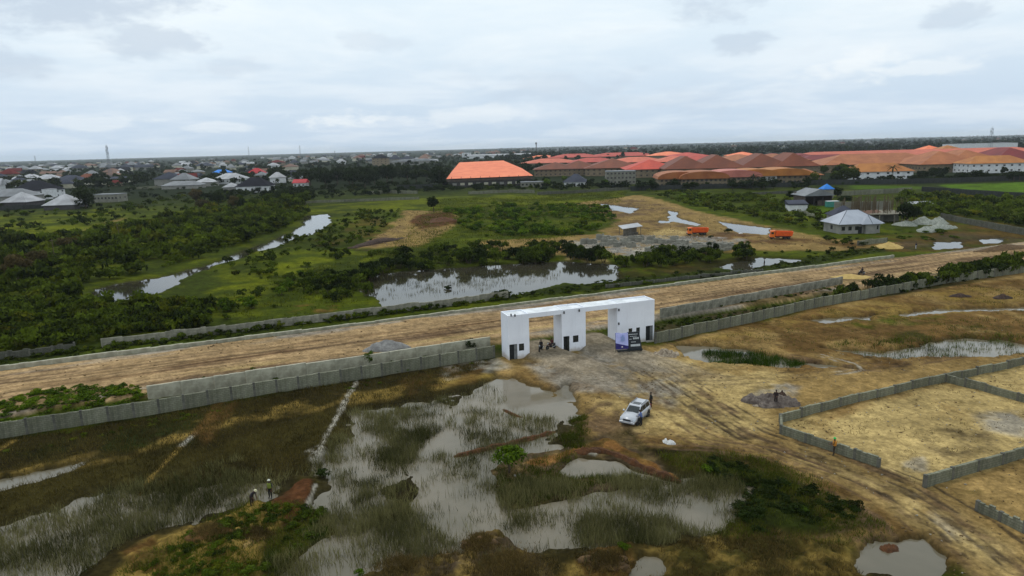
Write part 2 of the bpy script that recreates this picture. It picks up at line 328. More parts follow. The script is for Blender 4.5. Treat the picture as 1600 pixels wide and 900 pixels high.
area('wet', [(1445, 690), (1480, 676), (1540, 684), (1540, 712), (1490, 728), (1450, 712)], .8, .9, (3, -.1), .7)
area('gravel', [(1410, 730), (1440, 718), (1450, 745), (1415, 742)], .4, .4, (2, -.1), .6)
area('gravel', [(826, 575), (850, 552), (905, 546), (960, 548), (1000, 560), (1050, 590), (1075, 616), (1050, 640), (1010, 632), (960, 622), (880, 612)], 1, 1.2, (4, -.3), .75)
area('gravel', [(1170, 630), (1200, 600), (1250, 610), (1240, 632)], .8, .8, (3, -.1), .7)
area('sand', [(1015, 560), (1040, 540), (1060, 545), (1060, 575), (1030, 580)], .6, .6, (2, -.1), .6)
strip('mud', [(1010, 575), (1090, 615), (1180, 672), (1300, 712), (1420, 760), (1540, 850), (1640, 940)], .55, .5, .5, (3, -.1), .8)
strip('mud', [(1060, 610), (1150, 672), (1260, 725), (1370, 775), (1480, 860), (1560, 940)], .45, .5, .5, (3, -.15), .75)
strip('wet', [(1085, 640), (1120, 665), (1160, 690)], .8, .4, .5, (2, -.1), .8)
strip('mud', [(1030, 528), (1110, 548), (1220, 560), (1300, 575), (1345, 585)], .7, .5, .5, (3, -.1), .8)
strip('brown', [(1345, 585), (1440, 565), (1600, 545)], .6, .5, .5, (3, -.1), .6)
area('brown', [(1040, 700), (1180, 712), (1260, 740), (1390, 800), (1480, 870), (1480, 900), (1400, 850), (1330, 850), (1150, 730)], 1.2, 1, (3, .0), .75)
area('olive', [(1020, 720), (1100, 706), (1200, 720), (1380, 835), (1340, 848), (1150, 850), (1110, 780)], 1, .8, (4, -.3), .9, .15)
area('dark', [(1080, 720), (1180, 745), (1330, 800), (1380, 832), (1300, 842), (1170, 838), (1120, 760)], .9, .6, (4, -.2), .9, .25)
area('mud', [(925, 640), (960, 625), (975, 660), (1000, 690), (930, 700), (880, 668)], .8, .8, (2.5, -.1), .75)
area('brown', [(800, 560), (850, 555), (960, 625), (900, 650), (830, 640), (780, 600)], .8, .7, (3, .05), .6)
area('pale', [(690, 575), (775, 558), (790, 580), (700, 600)], .8, .8, (3, .0), .55)
area('brown', [(620, 600), (690, 580), (760, 572), (740, 600), (640, 622)], .8, .8, (3, -.1), .6)
area('straw', [(1150, 845), (1330, 850), (1340, 900), (1200, 960), (1000, 1000), (850, 960), (880, 890), (1050, 860)], .8, .7, (2.5, -.1), .8)
def tracks(col, pts, offs, w=.16, k=.75, seed=0):
    P = np.array(PG(pts)); d = np.gradient(P, axis=0); d /= np.linalg.norm(d, axis=1)[:, None]; N = np.stack([-d[:, 1], d[:, 0]], 1)
    for i, o_ in enumerate(offs): LAYERS.append(('l', C[col], [tuple(q) for q in P + N * o_], w, .16, .12, (2.2, -.25 + .15 * (i % 3)), k, -.05, 2.2))
TR1 = [(1000, 570), (1040, 592), (1085, 622), (1130, 652), (1185, 684), (1250, 706), (1330, 735), (1420, 772), (1510, 830), (1600, 905)]
tracks('wet', TR1, (-2.6, -1.9, -.9, -.1, .8, 1.6, 2.5), .15, .85)
tracks('mud', [(905, 565), (945, 590), (985, 622), (1030, 650), (1090, 690), (1170, 718), (1260, 755), (1370, 815), (1450, 900)], (-1.6, 0, 1.6), .16, .7)
tracks('mud', [(1025, 530), (1080, 545), (1160, 556), (1240, 566), (1310, 578), (1360, 580), (1440, 566), (1560, 545)], (-1.6, -.8, 0, .9, 1.7), .18, .85)
tracks('wet', [(1080, 600), (1140, 600), (1220, 596), (1320, 580), (1460, 556), (1600, 535)], (-1.5, 0, 1.5), .15, .6)
tracks('pale', [(1280, 560), (1330, 574), (1345, 582), (1320, 588), (1300, 590)], (-.5, .5), .14, .8)
tracks('mud', [(960, 690), (1040, 700), (1120, 706), (1200, 716), (1290, 750)], (-.9, 0, .8, 1.7), .2, .8)
tracks('mud', [(1100, 880), (1200, 862), (1300, 850), (1380, 835)], (-.6, .4, 1.2), .2, .7)
strip('mud', [(985, 590), (1050, 640), (1130, 690), (1240, 730)], .28, .3, .3, (2.5, -.1), .7)
strip('mud', [(1000, 585), (1075, 635), (1160, 684), (1270, 722), (1390, 772)], .26, .3, .3, (2.5, -.1), .7)
strip('wet', [(1100, 588), (1180, 600), (1300, 592), (1420, 575)], .3, .4, .4, (3, .0), .6)
strip('wet', [(1110, 600), (1190, 612), (1300, 606), (1420, 585)], .25, .4, .4, (3, .0), .5)
strip('pale', [(1400, 770), (1480, 830), (1560, 900)], .6, .5, .6, (2.5, .1), .3)
strip('wet', [(1230, 700), (1330, 740), (1440, 790), (1560, 880)], .3, .4, .35, (2, .0), .7)
area('wet', [(1380, 745), (1450, 775), (1530, 800), (1500, 830), (1420, 790)], .8, .8, (2, .05), .6)
area('brown', [(930, 665), (1010, 690), (1090, 690), (1080, 706), (960, 700)], .8, .8, (2.5, -.05), .7)
area('mud', [(1220, 745), (1300, 770), (1400, 830), (1330, 840)], .6, .6, (2, .0), .6)
area('olive', [(1480, 760), (1530, 776), (1500, 790)], .5, .5, (1.5, 0), .6)
WATER = []
def water(pts, d=.55, amp=.8, fe=.5, ns=4.0, line=0): WATER.append((PG(pts), d, amp, fe, ns, line))
water([(514, 334), (518, 350), (488, 366), (425, 388), (380, 398), (372, 396), (420, 378), (468, 356), (476, 338)], .5, 1.3, 1.2, 7)
water([(395, 388), (330, 412), (285, 424), (215, 446), (150, 456), (142, 474), (205, 474), (245, 450), (335, 417), (390, 400)], .42, 1.5, 1, 6)
water([(140, 478), (148, 452), (200, 440), (262, 431), (298, 431), (262, 453), (215, 474)], .6, .8, .7, 4)
water([(560, 455), (585, 428), (700, 418), (880, 408), (962, 414), (966, 440), (905, 446), (880, 444), (800, 466), (700, 476), (604, 484), (590, 468)], .65, 1.0, .8, 6)
water([(1112, 418), (1190, 402), (1250, 405), (1160, 424)], .5, .9, .6, 5)
water([(1225, 408), (1246, 404), (1256, 408), (1236, 412)], .5, .5, .5, 4)
water([(1458, 378), (1502, 377), (1502, 388), (1462, 391)], .5, .8, .6, 5)
water([(1528, 374), (1572, 371), (1562, 381), (1535, 382)], .5, .5, .5, 5)
water([(934, 317), (1002, 326), (985, 334), (950, 327)], .4, 1.6, 1, 7)
water([(1044, 329), (1060, 331), (1056, 340), (1104, 350), (1090, 354), (1044, 346)], .4, 1.2, 1, 6)
water([(1120, 345), (1162, 351), (1205, 356), (1200, 368), (1155, 366)], .45, 1.0, 1, 6)
water([(1028, 344), (1050, 345), (1048, 350), (1030, 350)], .4, .8, 1, 6)
water([(1056, 540), (1160, 545), (1262, 566), (1348, 580), (1240, 578), (1100, 568), (1066, 560)], .62, .9, .5, 3.5)
water([(1286, 546), (1380, 551), (1480, 530), (1560, 531), (1640, 545), (1560, 557), (1440, 562), (1350, 562)], .62, 1.0, .6, 4)
water([(1258, 502), (1320, 495), (1374, 493), (1360, 503), (1290, 508)], .6, .7, .5, 4)
water([(1400, 492), (1470, 484), (1640, 479), (1640, 487), (1480, 490), (1410, 498)], .58, .6, .5, 4)
water([(1332, 868), (1350, 845), (1440, 845), (1474, 870), (1486, 896), (1430, 906), (1345, 898)], .4, .6, .3, 2)
# the flooded marsh
water([(640, 800), (636, 720), (690, 652), (716, 618), (775, 588), (862, 612), (905, 650), (880, 676), (868, 690), (905, 700), (1000, 722), (1060, 742), (1160, 765), (1165, 815), (1060, 850), (900, 860), (740, 880), (690, 1000), (420, 1000), (480, 880)], .48, 1.2, 1.2, 5)
water([(560, 640), (700, 622), (700, 660), (640, 740), (560, 860), (430, 960), (300, 1000), (470, 840), (500, 740)], .36, 1.6, 1.6, 3)
water([(-400, 1100), (-200, 900), (0, 820), (160, 775), (330, 760), (450, 745), (420, 790), (300, 810), (190, 850), (120, 905), (0, 1000)], .40, 1.5, 1.5, 3)
water([(-60, 770), (0, 752), (120, 722), (170, 708), (120, 735), (0, 770), (-60, 785)], .34, .6, .5, 3)
water([(880, 590), (905, 640), (860, 690), (870, 650)], .3, .6, .5, 3)
water([(1060, 860), (1150, 880), (1100, 905), (1000, 900)], .3, .6, .5, 2)
water([(1150, 752), (1190, 756), (1185, 768), (1155, 766)], .35, .3, .3, 2)
water([(930, 905), (950, 880), (1020, 872), (1050, 890), (1000, 920)], .4, .5, .4, 2)
water([(690, 905), (720, 888), (745, 890), (740, 915)], .4, .3, .3, 2)
LAND = []
def land(col, pts, h, amp=.4, fe=.4, ns=2.5): LAND.append((C[col], PG(pts), h, amp, fe, ns))
land('wet', [(766, 735), (792, 716), (870, 702), (912, 690), (985, 676), (1000, 690), (1030, 725), (1066, 752), (1056, 758), (1000, 742), (960, 722), (905, 718), (872, 738), (900, 746), (1010, 748), (1000, 765), (920, 770), (850, 790), (800, 796), (776, 770)], .22)
land('clay', [(818, 726), (870, 712), (915, 697), (940, 690), (962, 694), (1012, 722), (1064, 752), (1056, 757), (1000, 732), (955, 712), (925, 704), (905, 712), (850, 732)], .3, .45, .25)
land('straw', [(180, 905), (228, 850), (330, 818), (400, 786), (430, 800), (440, 830), (470, 820), (455, 860), (420, 900), (400, 1000), (150, 1000)], .75, .6, .6)
land('brown', [(190, 870), (240, 845), (260, 870), (250, 905), (210, 905)], .6, .4, .4)
land('dark', [(400, 850), (450, 822), (505, 790), (520, 830), (460, 880), (420, 920)], .25, .5, .5)
land('wet', [(565, 905), (640, 884), (720, 868), (740, 838), (785, 838), (800, 862), (842, 880), (860, 905), (850, 1000), (560, 1000)], .85, .5, .5)
land('brown', [(900, 885), (930, 862), (985, 856), (1000, 880), (985, 905), (920, 920)], .7, .4, .4)
land('olive', [(1030, 905), (1040, 865), (1140, 845), (1330, 850), (1340, 905), (1400, 960), (1300, 1060), (1000, 1000)], .7, .6, .6)
land('pale', [(908, 712), (918, 706), (936, 710), (930, 716)], .3, .1, .1)
PUDDLE_DARK = None

def terrain(x, y):
    """height and base colour of the ground at arrays x, y"""
    r = np.hypot(x, y); s, t = st(x, y)
    n1 = fbm(x, y, 22, 4, 1); n2 = fbm(x, y, 5, 4, 2); n3 = fbm(x, y, 1.1, 3, 3)
    far = sstep(r, 300, 900)
    h = .40 + .14 * n1 + .07 * n2 * (1 - far) + .035 * n3 * (1 - far)
    g = sstep(fbm(x, y, 34, 5, 5), -.5, .6)[:, None]; g2 = sstep(fbm(x, y, 7, 5, 6), -.1, .7)[:, None]
    col = C['grass'] * (1 - g * .55) + C['dark'] * g * .55
    col = col * (1 - .45 * g2) + C['grass2'] * .45 * g2
    ff = sstep(r + 60 * n1, 330, 620)[:, None]; col = col * (1 - ff) + C['far'] * (1 + .25 * fbm(x, y, 90, 4, 7))[:, None] * ff
    def boxed(P, pad):
        P = np.array(P); return np.nonzero((x > P[:, 0].min() - pad) & (x < P[:, 0].max() + pad) & (y > P[:, 1].min() - pad) & (y < P[:, 1].max() + pad))[0]
    for i, (k, c, P, w, amp, fe, brk, kk, dz, ns) in enumerate(LAYERS):
        q = boxed(P, w + amp * 2 + fe * 2 + 1)
        if not len(q): continue
        X, Y = x[q], y[q]
        d = polydist(X, Y, P) if k == 'a' else linedist(X, Y, P) - w
        d = d + amp * fbm(X, Y, ns, 4, 40 + i)
        m = sstep(-d, -fe, fe) * kk
        if dz: h[q] += dz * m
        if brk: m = m * sstep(fbm(X, Y, brk[0], 5, 90 + i, .62), brk[1] - .35, brk[1] + .35)
        m = m[:, None]; v = (1 + .22 * fbm(X, Y, max(ns, 1.5) * .6, 4, 130 + i))[:, None]
        col[q] = col[q] * (1 - m) + c * v * m
    # the dirt road: wheel ruts and bands run along it
    inroad = sstep(t, T_ROAD0 - .3, T_ROAD0 + .1) * (1 - sstep(t, T_ROAD1 - .1, T_ROAD1 + .2))
    br = sstep(t, T_DRAIN - .1, T_ROAD0 + .4) * (1 - sstep(t, T_ROAD1, T_ROAD1 + 1.4))
    q = np.nonzero(br > 0)[0]
    if len(q):
        X, Y, S, T = x[q], y[q], s[q], t[q]
        wob = .8 * fbm(S, T * 0, 40, 3, 200)
        band = fbma(S, T + wob, 38, 3.2, 4, 201, .65); rut = fbma(S, T + wob, 30, .9, 3, 202); blot = fbm(X, Y, 9, 4, 203)
        c = C['roadsand'] * (1 + .18 * band + .1 * blot)[:, None]
        m1 = sstep(band + .7 * rut + .35 * blot, -.15, .5)[:, None]; c = c * (1 - m1 * .85) + C['mud'] * m1 * .85
        for t0, a0, w0 in ((98.6, .5, .22), (100.2, .8, .3), (101.6, .9, .28), (103.0, 1, .34), (104.3, .9, .26), (105.6, 1, .3), (107.0, .8, .26), (109.0, .6, .24)):
            rl = np.exp(-((T + .9 * fbma(S, T * 0, 26, 1, 3, int(t0 * 10)) - t0) / w0) ** 2) * a0 * sstep(fbma(S, T * 0, 14, 1, 3, int(t0 * 10) + 5), -.6, .2)
            c = c * (1 - .85 * rl[:, None]) + C['mud'] * .72 * .85 * rl[:, None]
        m2 = sstep(fbma(S, T, 16, 3, 4, 204) - .06 * np.abs(T - 104), .05, .5)[:, None]; c = c * (1 - .35 * m2) + C['redmud'] * .35 * m2
        edge = np.maximum(sstep(T, 109.5, 113), 1 - sstep(T, 94, 97.5)); m3 = (edge * sstep(fbma(S, T, 12, 3, 4, 205), -.1, .5))[:, None]
        c = c * (1 - .75 * m3) + C['gravel'] * .75 * m3
        m4 = ((1 - sstep(T, 93.5, 98.5)) * sstep(fbm(X, Y, 6, 4, 206), .0, .45))[:, None]; c = c * (1 - .8 * m4) + C['olive'] * .8 * m4
        m5 = (sstep(T, 95.0, 97) * (1 - sstep(T, 97, 101)) * sstep(fbma(S, T, 18, 3, 3, 207), .05, .45))[:, None]; c = c * (1 - .7 * m5) + C['sand'] * 1.1 * .7 * m5
        ir = inroad[q][:, None]; col[q] = col[q] * (1 - ir) + c * ir
        hr = ROADZ + .05 * band - .09 * np.maximum(rut, 0) + .06 * blot
        h[q] = h[q] * (1 - br[q]) + hr * br[q]
    # drain between the two near walls
    dr = sstep(t, T_PERIM, T_PERIM + .8) * (1 - sstep(t, T_DRAIN - .8, T_DRAIN)) * (1 - sstep(s, 130, 160)); mm = (dr * .8)[:, None]
    gg = sstep(fbm(x, y, 6, 4, 210), -.3, .4)[:, None]
    col = col * (1 - mm) + (C['dark'] * gg + C['wet'] * (1 - gg)) * mm; h = h - dr * .12
    # ramps through the two gate openings
    for u0, u1 in ((3.3, 8.0), (12.2, 17.0)):
        q = np.nonzero((np.abs(x - 10) < 40) & (np.abs(y - 92) < 32))[0]
        if not len(q): continue
        dx = x[q] - GATE_O[0]; dy = y[q] - GATE_O[1]; u = dx * GU[0] + dy * GU[1]; v = dx * GV[0] + dy * GV[1]
        sh = np.where(v < 0, -v * .45, 0.0); uu = u - sh * .55
        m = sstep(uu, u0 - 1.3 - .06 * sh, u0 - .1) * (1 - sstep(uu, u1 + .1, u1 + 1.3 + .3 * sh)) * sstep(v, -24, -6)
        m = m * (1 - sstep(v, 4.5, 9.5)); zt = .45 + (ROADZ - .35) * sstep(v, -20, -1)
        h[q] = h[q] * (1 - m) + np.maximum(h[q], zt + .04 * fbm(x[q], y[q], 2, 3, 220)) * m
        ct = (C['gravel'] * .55 + C['sand2'] * .45) * (1 + .22 * fbma(v, uu, 9, .9, 4, 221))[:, None]; k = (m * .9)[:, None]
        col[q] = col[q] * (1 - k) + ct * k
    # water hollows, then banks and islands
    wetk = np.zeros_like(h)
    for i, (P, dep, amp, fe, ns, _) in enumerate(WATER):
        q = boxed(P, amp * 2 + fe * 2 + 2)
        if not len(q): continue
        X, Y = x[q], y[q]
        d = polydist(X, Y, P) + amp * fbm(X, Y, ns, 4, 300 + i) + .55 * min(amp, 1) * fbm(X, Y, 1.3, 3, 320 + i)
        m = sstep(-d, -fe, fe); h[q] = h[q] * (1 - m) + m * (.40 - dep - .18 + .12 * fbm(X, Y, 2.4, 3, 340 + i))
        wetk[q] = np.maximum(wetk[q], sstep(-d, -fe - 1.2, .2))
    for c, P, hh, amp, fe, ns in LAND:
        q = boxed(P, amp * 2 + fe * 2 + 1)
        if not len(q): continue
        X, Y = x[q], y[q]; d = polydist(X, Y, P) + amp * fbm(X, Y, ns, 4, 380)
        m = sstep(-d, -fe, fe); h[q] = h[q] * (1 - m) + m * (min(hh, .55) * (.75 + .5 * fbm(X, Y, 1.6, 4, 381) + .35 * fbm(X, Y, .5, 3, 385)))
        mc = m[:, None]; v = (1 + .35 * fbm(X, Y, 1.2, 4, 382))[:, None]; sm = sstep(fbm(X, Y, 1.8, 4, 383, .65), -.25, .45)[:, None] * (.75 if hh > .5 else .25); c = c * (1 - sm) + C['straw'] * .85 * sm; om = sstep(fbm(X, Y, 2.6, 4, 384), .1, .5)[:, None] * .6; c = c * (1 - om) + C['olive'] * om; col[q] = col[q] * (1 - mc) + c * v * mc; wetk[q] *= (1 - m)
    wk = (wetk * (1 - sstep(h, .05, .5)) * .55)[:, None]
    col = col * (1 - wk) + C['bed'] * .55 * wk
    near = 1 - sstep(r, 110, 260); sp = .75 * sstep(fbm(x, y, 2.6, 5, 410, .62) + .5 * n1, .22, .72) * near * (.35 + .65 * sstep(col[:, 0], .12, .22))
    tone = np.array([.62, .60, .56]); col = col * (1 - sp[:, None] * .7) + col * tone * sp[:, None] * .7
    v = (1 + .18 * n2 + .16 * n1 + (.22 * fbm(x, y, .9, 3, 400) + .22 * fbm(x, y, .33, 2, 401) * near) * (1 - far))[:, None]
    kk = (.80 + .17 * sstep(col[:, 0] - col[:, 1] * 1.05, 0.0, .05))[:, None]; return h, np.clip(col * v * kk, .004, .8)
def ground_z(x, y):
    h, _ = terrain(np.array([float(x)]), np.array([float(y)])); return float(h[0])
def gz(p): return ground_z(p[0], p[1])
def S(px, py, z=None):                          # a point standing on the ground
    p = G(px, py, 0.3 if z is None else z)
    for _ in range(2): hgt = max(gz(p), 0.0); p = G(px, py, hgt)
    p[2] = hgt; return p

def build_ground():
    rs = [4.0]
    while rs[-1] < 14000:
        r = rs[-1]; rs.append(r + (1.2 if r < 36 else min(1.3 * r * r / 32100, .012 * r) if r > 44 else .3))
    rs = np.array(rs)
    a = np.concatenate([np.arange(-180, -52, 6.0), np.arange(-52, -44, .5), np.arange(-44, 44, .15), np.arange(44, 52, .5), np.arange(52, 180, 6.0)])
    a = np.radians(a); RR, AA = np.meshgrid(rs, a, indexing='ij')
    x = (RR * np.sin(AA)).ravel(); y = (RR * np.cos(AA)).ravel()
    h, col = terrain(x, y); far = sstep(np.hypot(x, y), 1500, 5000); h = h * (1 - far) + .4 * far
    n, m = RR.shape; i = np.arange(n - 1)[:, None] * m; j = np.arange(m)[None, :]; jn = (j + 1) % m
    F = np.stack([(i + j), (i + m + j), (i + m + jn), (i + jn)], -1).reshape(-1, 4)[:, ::-1]
    F = np.concatenate([F]); V = np.stack([x, y, h], 1)
    c0 = len(V); V = np.vstack([V, [[0, 0, .4]]])          # close the hole under the camera
    me = np_mesh('ground', V, F, None, smooth=True)
    bm = None
    ca = me.attributes.new('soil', 'FLOAT_COLOR', 'POINT'); cc = np.ones((len(V), 4), np.float32); cc[:-1, :3] = col; cc[-1, :3] = C['sand2']; ca.data.foreach_set('color', cc.ravel())
    m_ = bpy.data.materials.new('soil_and_grass'); m_.use_nodes = True; b = NB(m_.node_tree); m_.node_tree.nodes.clear()
    p = b.n('ShaderNodeBsdfPrincipled'); o = b.n('ShaderNodeOutputMaterial'); b.nt.links.new(p.outputs[0], o.inputs[0])
    at = b.n('ShaderNodeAttribute', attribute_name='soil'); tc = b.n('ShaderNodeTexCoord').outputs['Object']
    f1 = b.noise(tc, 3.2, 5, .7); f2 = b.noise(tc, .55, 6, .65, .5)
    k = b.m('MULTIPLY', b.m('ADD', .1, b.m('MULTIPLY', f1, 1.8)), b.m('ADD', .45, b.m('MULTIPLY', f2, 1.1)))
    cb = b.n('ShaderNodeCombineColor'); [b.put(cb.inputs[i], k) for i in range(3)]
    b.put(p.inputs['Base Color'], b.mix(1.0, at.outputs['Color'], cb.outputs[0], 'MULTIPLY')); p.inputs['Roughness'].default_value = .95; p.inputs['Specular IOR Level'].default_value = .02
    me.materials.append(m_)
    bmx = bmesh.new(); bmx.from_mesh(me); bmx.verts.ensure_lookup_table(); cv = bmx.verts[c0]
    for q in range(m): bmx.faces.new((cv, bmx.verts[(q + 1) % m], bmx.verts[q]))
    bmx.to_mesh(me); bmx.free()
    tag(link('ground', me), 'flat green, muddy and sandy terrain with a dirt road reaching the horizon', None, None, 'structure')
build_ground()
def build_water(name, lab, quad, c1, c2):
    m = bpy.data.materials.new(name + '_surface'); m.use_nodes = True; b = NB(m.node_tree); m.node_tree.nodes.clear()
    p = b.n('ShaderNodeBsdfPrincipled'); o = b.n('ShaderNodeOutputMaterial'); b.nt.links.new(p.outputs[0], o.inputs[0])
    tc = b.n('ShaderNodeTexCoord').outputs['Object']; f = b.ramp(b.noise(tc, .09, 5, .6, .4), .35, .65)
    b.put(p.inputs['Base Color'], b.mix(f, lin(c1), lin(c2))); p.inputs['Roughness'].default_value = .06; p.inputs['IOR'].default_value = 1.34; p.inputs['Specular IOR Level'].default_value = .5
    bp = b.n('ShaderNodeBump'); b.put(bp.inputs['Height'], b.noise(tc, 1.6, 4, .6, .3)); bp.inputs['Strength'].default_value = .05; bp.inputs['Distance'].default_value = .04
    b.nt.links.new(bp.outputs[0], p.inputs['Normal'])
    mb = MB(); mb.face(quad)
    tag(mb.build(name, m), lab, None, None, 'structure')
def _w(s, t): return (*SXY(s, t), 0.0)
build_water('flood_water', 'grey brown flood water standing in the marsh', [_w(-260, -160), _w(420, -160), _w(420, 104), _w(-260, 104)], (96, 90, 74), (118, 109, 92))
build_water('pond_water', 'dark pond water beyond the dirt road', [_w(-260, 104.01), _w(420, 104.01), _w(420, 480), _w(-260, 480)], (46, 44, 34), (62, 58, 46))
# ------------------------------------------------------------------ block walls
BLOCK = block_mat('sandcrete_blocks', lin((120, 120, 102)), lin((138, 137, 118)), lin((96, 96, 82)))
BLOCK_OLD = block_mat('weathered_blocks', lin((92, 92, 82)), lin((108, 106, 96)), lin((70, 70, 62)))
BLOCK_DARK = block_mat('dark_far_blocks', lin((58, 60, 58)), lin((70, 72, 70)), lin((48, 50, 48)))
CONCRETE = mat('bare_concrete', lin((150, 146, 130)), lin((104, 102, 88)), .95, .9, .3, rand=.1)
PILLAR = mat('pillar_concrete', lin((104, 102, 92)), lin((78, 77, 70)), .95, 2.0, .3, rand=.15)
PALEC = mat('pale_concrete', lin((178, 174, 154)), lin((140, 136, 118)), .95, .9, .3, rand=.06)
def wall(name, label, pts, h, step, m, thick=.23, pillar=True, pm=None, cat='wall', jit=.04, gap=(), top=0.0, sink=.5, hfun=None, group=None):
    """one wall thing; every bay between two pillars is a panel of its own"""
    pts = [np.array(p, float) for p in pts]; o = pts[0]; zs = None
    root = empty(name, (o[0], o[1], 0), 0, label, cat, group); root['kind'] = 'thing'
    seg = []
    for a, b in zip(pts[:-1], pts[1:]):
        L = np.linalg.norm(b - a); n = max(1, round(L / step)); u = (b - a) / L
        for i in range(n): seg.append((a + u * L * i / n, L / n, u))
        if b is pts[-1]: seg.append((b, 0, u))
    P = np.array([s[0] + s[2] * s[1] * .5 for s in seg]); Z, _ = terrain(P[:, 0], P[:, 1]); Z = np.maximum(Z, -.1)
    for i, (a, L, u) in enumerate(seg):
        ang = math.atan2(u[1], u[0]); z = float(Z[i]); lx, ly = a - o
        hh = (hfun(i, len(seg)) if hfun else h) + random.uniform(-jit, jit)
        if L > 0 and i not in gap:
            mb = MB(); nn = 4; y0, y1 = -thick / 2, thick / 2
            for k in range(nn):                # uneven top course
                dz = random.choice((0, 0, 0, -.5, 1)) * jit
                e_ = .1 if pillar else .012; x0, x1 = e_ + (L - 2 * e_) * k / nn, e_ + (L - 2 * e_) * (k + 1) / nn
                mb.box(x0, x1, y0 + .002 * k, y1 - .002 * k, -sink, hh + dz)
            mb.build('panel', m, root, (lx, ly, z), ang)
        if pillar and not (i in gap and (i - 1) in gap):
            w = thick / 2 + .02
            MB().box(-.13, .13, -w, w, -sink, hh + top + .05).build('pillar', pm or PILLAR, root, (lx, ly, z), ang)
    return root
def rd(s0, s1, t, bow=0.0): return [SXY(s, t + bow * (s - s0) / (s1 - s0)) for s in (s0, s1)]
def sof(px, py, z=0): p = G(px, py, z); return float(p[0] * RU[0] + p[1] * RU[1])
LPX = [tuple(G(x, y)[:2]) for x, y in ((-260, 742), (0, 690), (250, 650), (500, 606), (772, 561))]
wall('block_wall', 'long grey block perimeter wall running left from the white gatehouse', LPX, 1.75, 2.6, BLOCK, top=.02)
wall('block_wall', 'long grey block perimeter wall running right from the gatehouse beneath green shrubs', [tuple(G(x, y)[:2]) for x, y in ((1024, 541), (1300, 479), (1470, 446), (1640, 424))], 1.7, 2.6, BLOCK, top=.02)
wall('retaining_wall', 'pale concrete retaining wall between dirt road and perimeter wall, left of gatehouse', rd(sof(232, 622, .3), sof(772, 548, .3), T_DRAIN - .1), 1.7, 4.0, PALEC, .3, False, jit=.03)
wall('retaining_wall', 'pale concrete retaining wall along the near road edge, right of gatehouse', rd(sof(1026, 500, .3), sof(1330, 452, .3), T_DRAIN + .6, 4.5), 1.5, 4.0, CONCRETE, .3, False, jit=.04)
wall('roadside_kerb', 'low pale concrete kerb wall along the far edge of the dirt road', rd(sof(-200, 620, 1), sof(1375, 396, 1), T_ROAD1 + .25, 2.2), .75, 4.5, PALEC, .5, False, jit=.04, sink=1.2, cat='kerb')
wall('block_wall', 'weathered block wall with weeds beyond the dirt road, longest run beside the pond', rd(sof(160, 547), sof(790, 468), T_FAR), 1.4, 3.0, CONCRETE, pillar=False, jit=.08)
wall('block_wall', 'short broken block wall at the left edge beyond the dirt road', rd(sof(-150, 590), sof(118, 552), T_FAR + .4), 1.15, 3.0, BLOCK_OLD, jit=.2)
wall('block_wall', 'low overgrown block wall between pond and road, behind the gatehouse', rd(sof(935, 449), sof(1180, 424), T_FAR - 1.0, -2), .7, 3.0, BLOCK_OLD, jit=.12)
# plot walls on the sand at the right
WL = dict(step=3.0, m=BLOCK, thick=.25, jit=.05)
wall('block_wall', 'knee-high grey block plot wall along the far side of the sand plot', [G(x, y)[:2] for x, y in ((1219, 666), (1340, 634), (1475, 602), (1640, 566))], 1.0, **WL)
wall('block_wall', 'grey block cross wall dividing the sand plots near the right edge', [G(x, y)[:2] for x, y in ((1477, 602), (1540, 619), (1700, 664))], .95, **WL)
wall('block_wall', 'curving grey block plot wall beside the worker in the green helmet', [G(x, y)[:2] for x, y in ((1219, 668), (1220, 684), (1300, 711), (1372, 736))], .95, 2.4, BLOCK, .25, jit=.12)
wall('block_wall', 'block wall closing the near side of the sand plot, right edge', [G(x, y)[:2] for x, y in ((1444, 768), (1600, 723), (1760, 690))], 1.05, **WL)
wall('block_wall', 'short jagged block wall at the lower right corner', [G(x, y)[:2] for x, y in ((1526, 806), (1600, 842), (1680, 884))], .95, 2.2, BLOCK, .25, jit=.16)
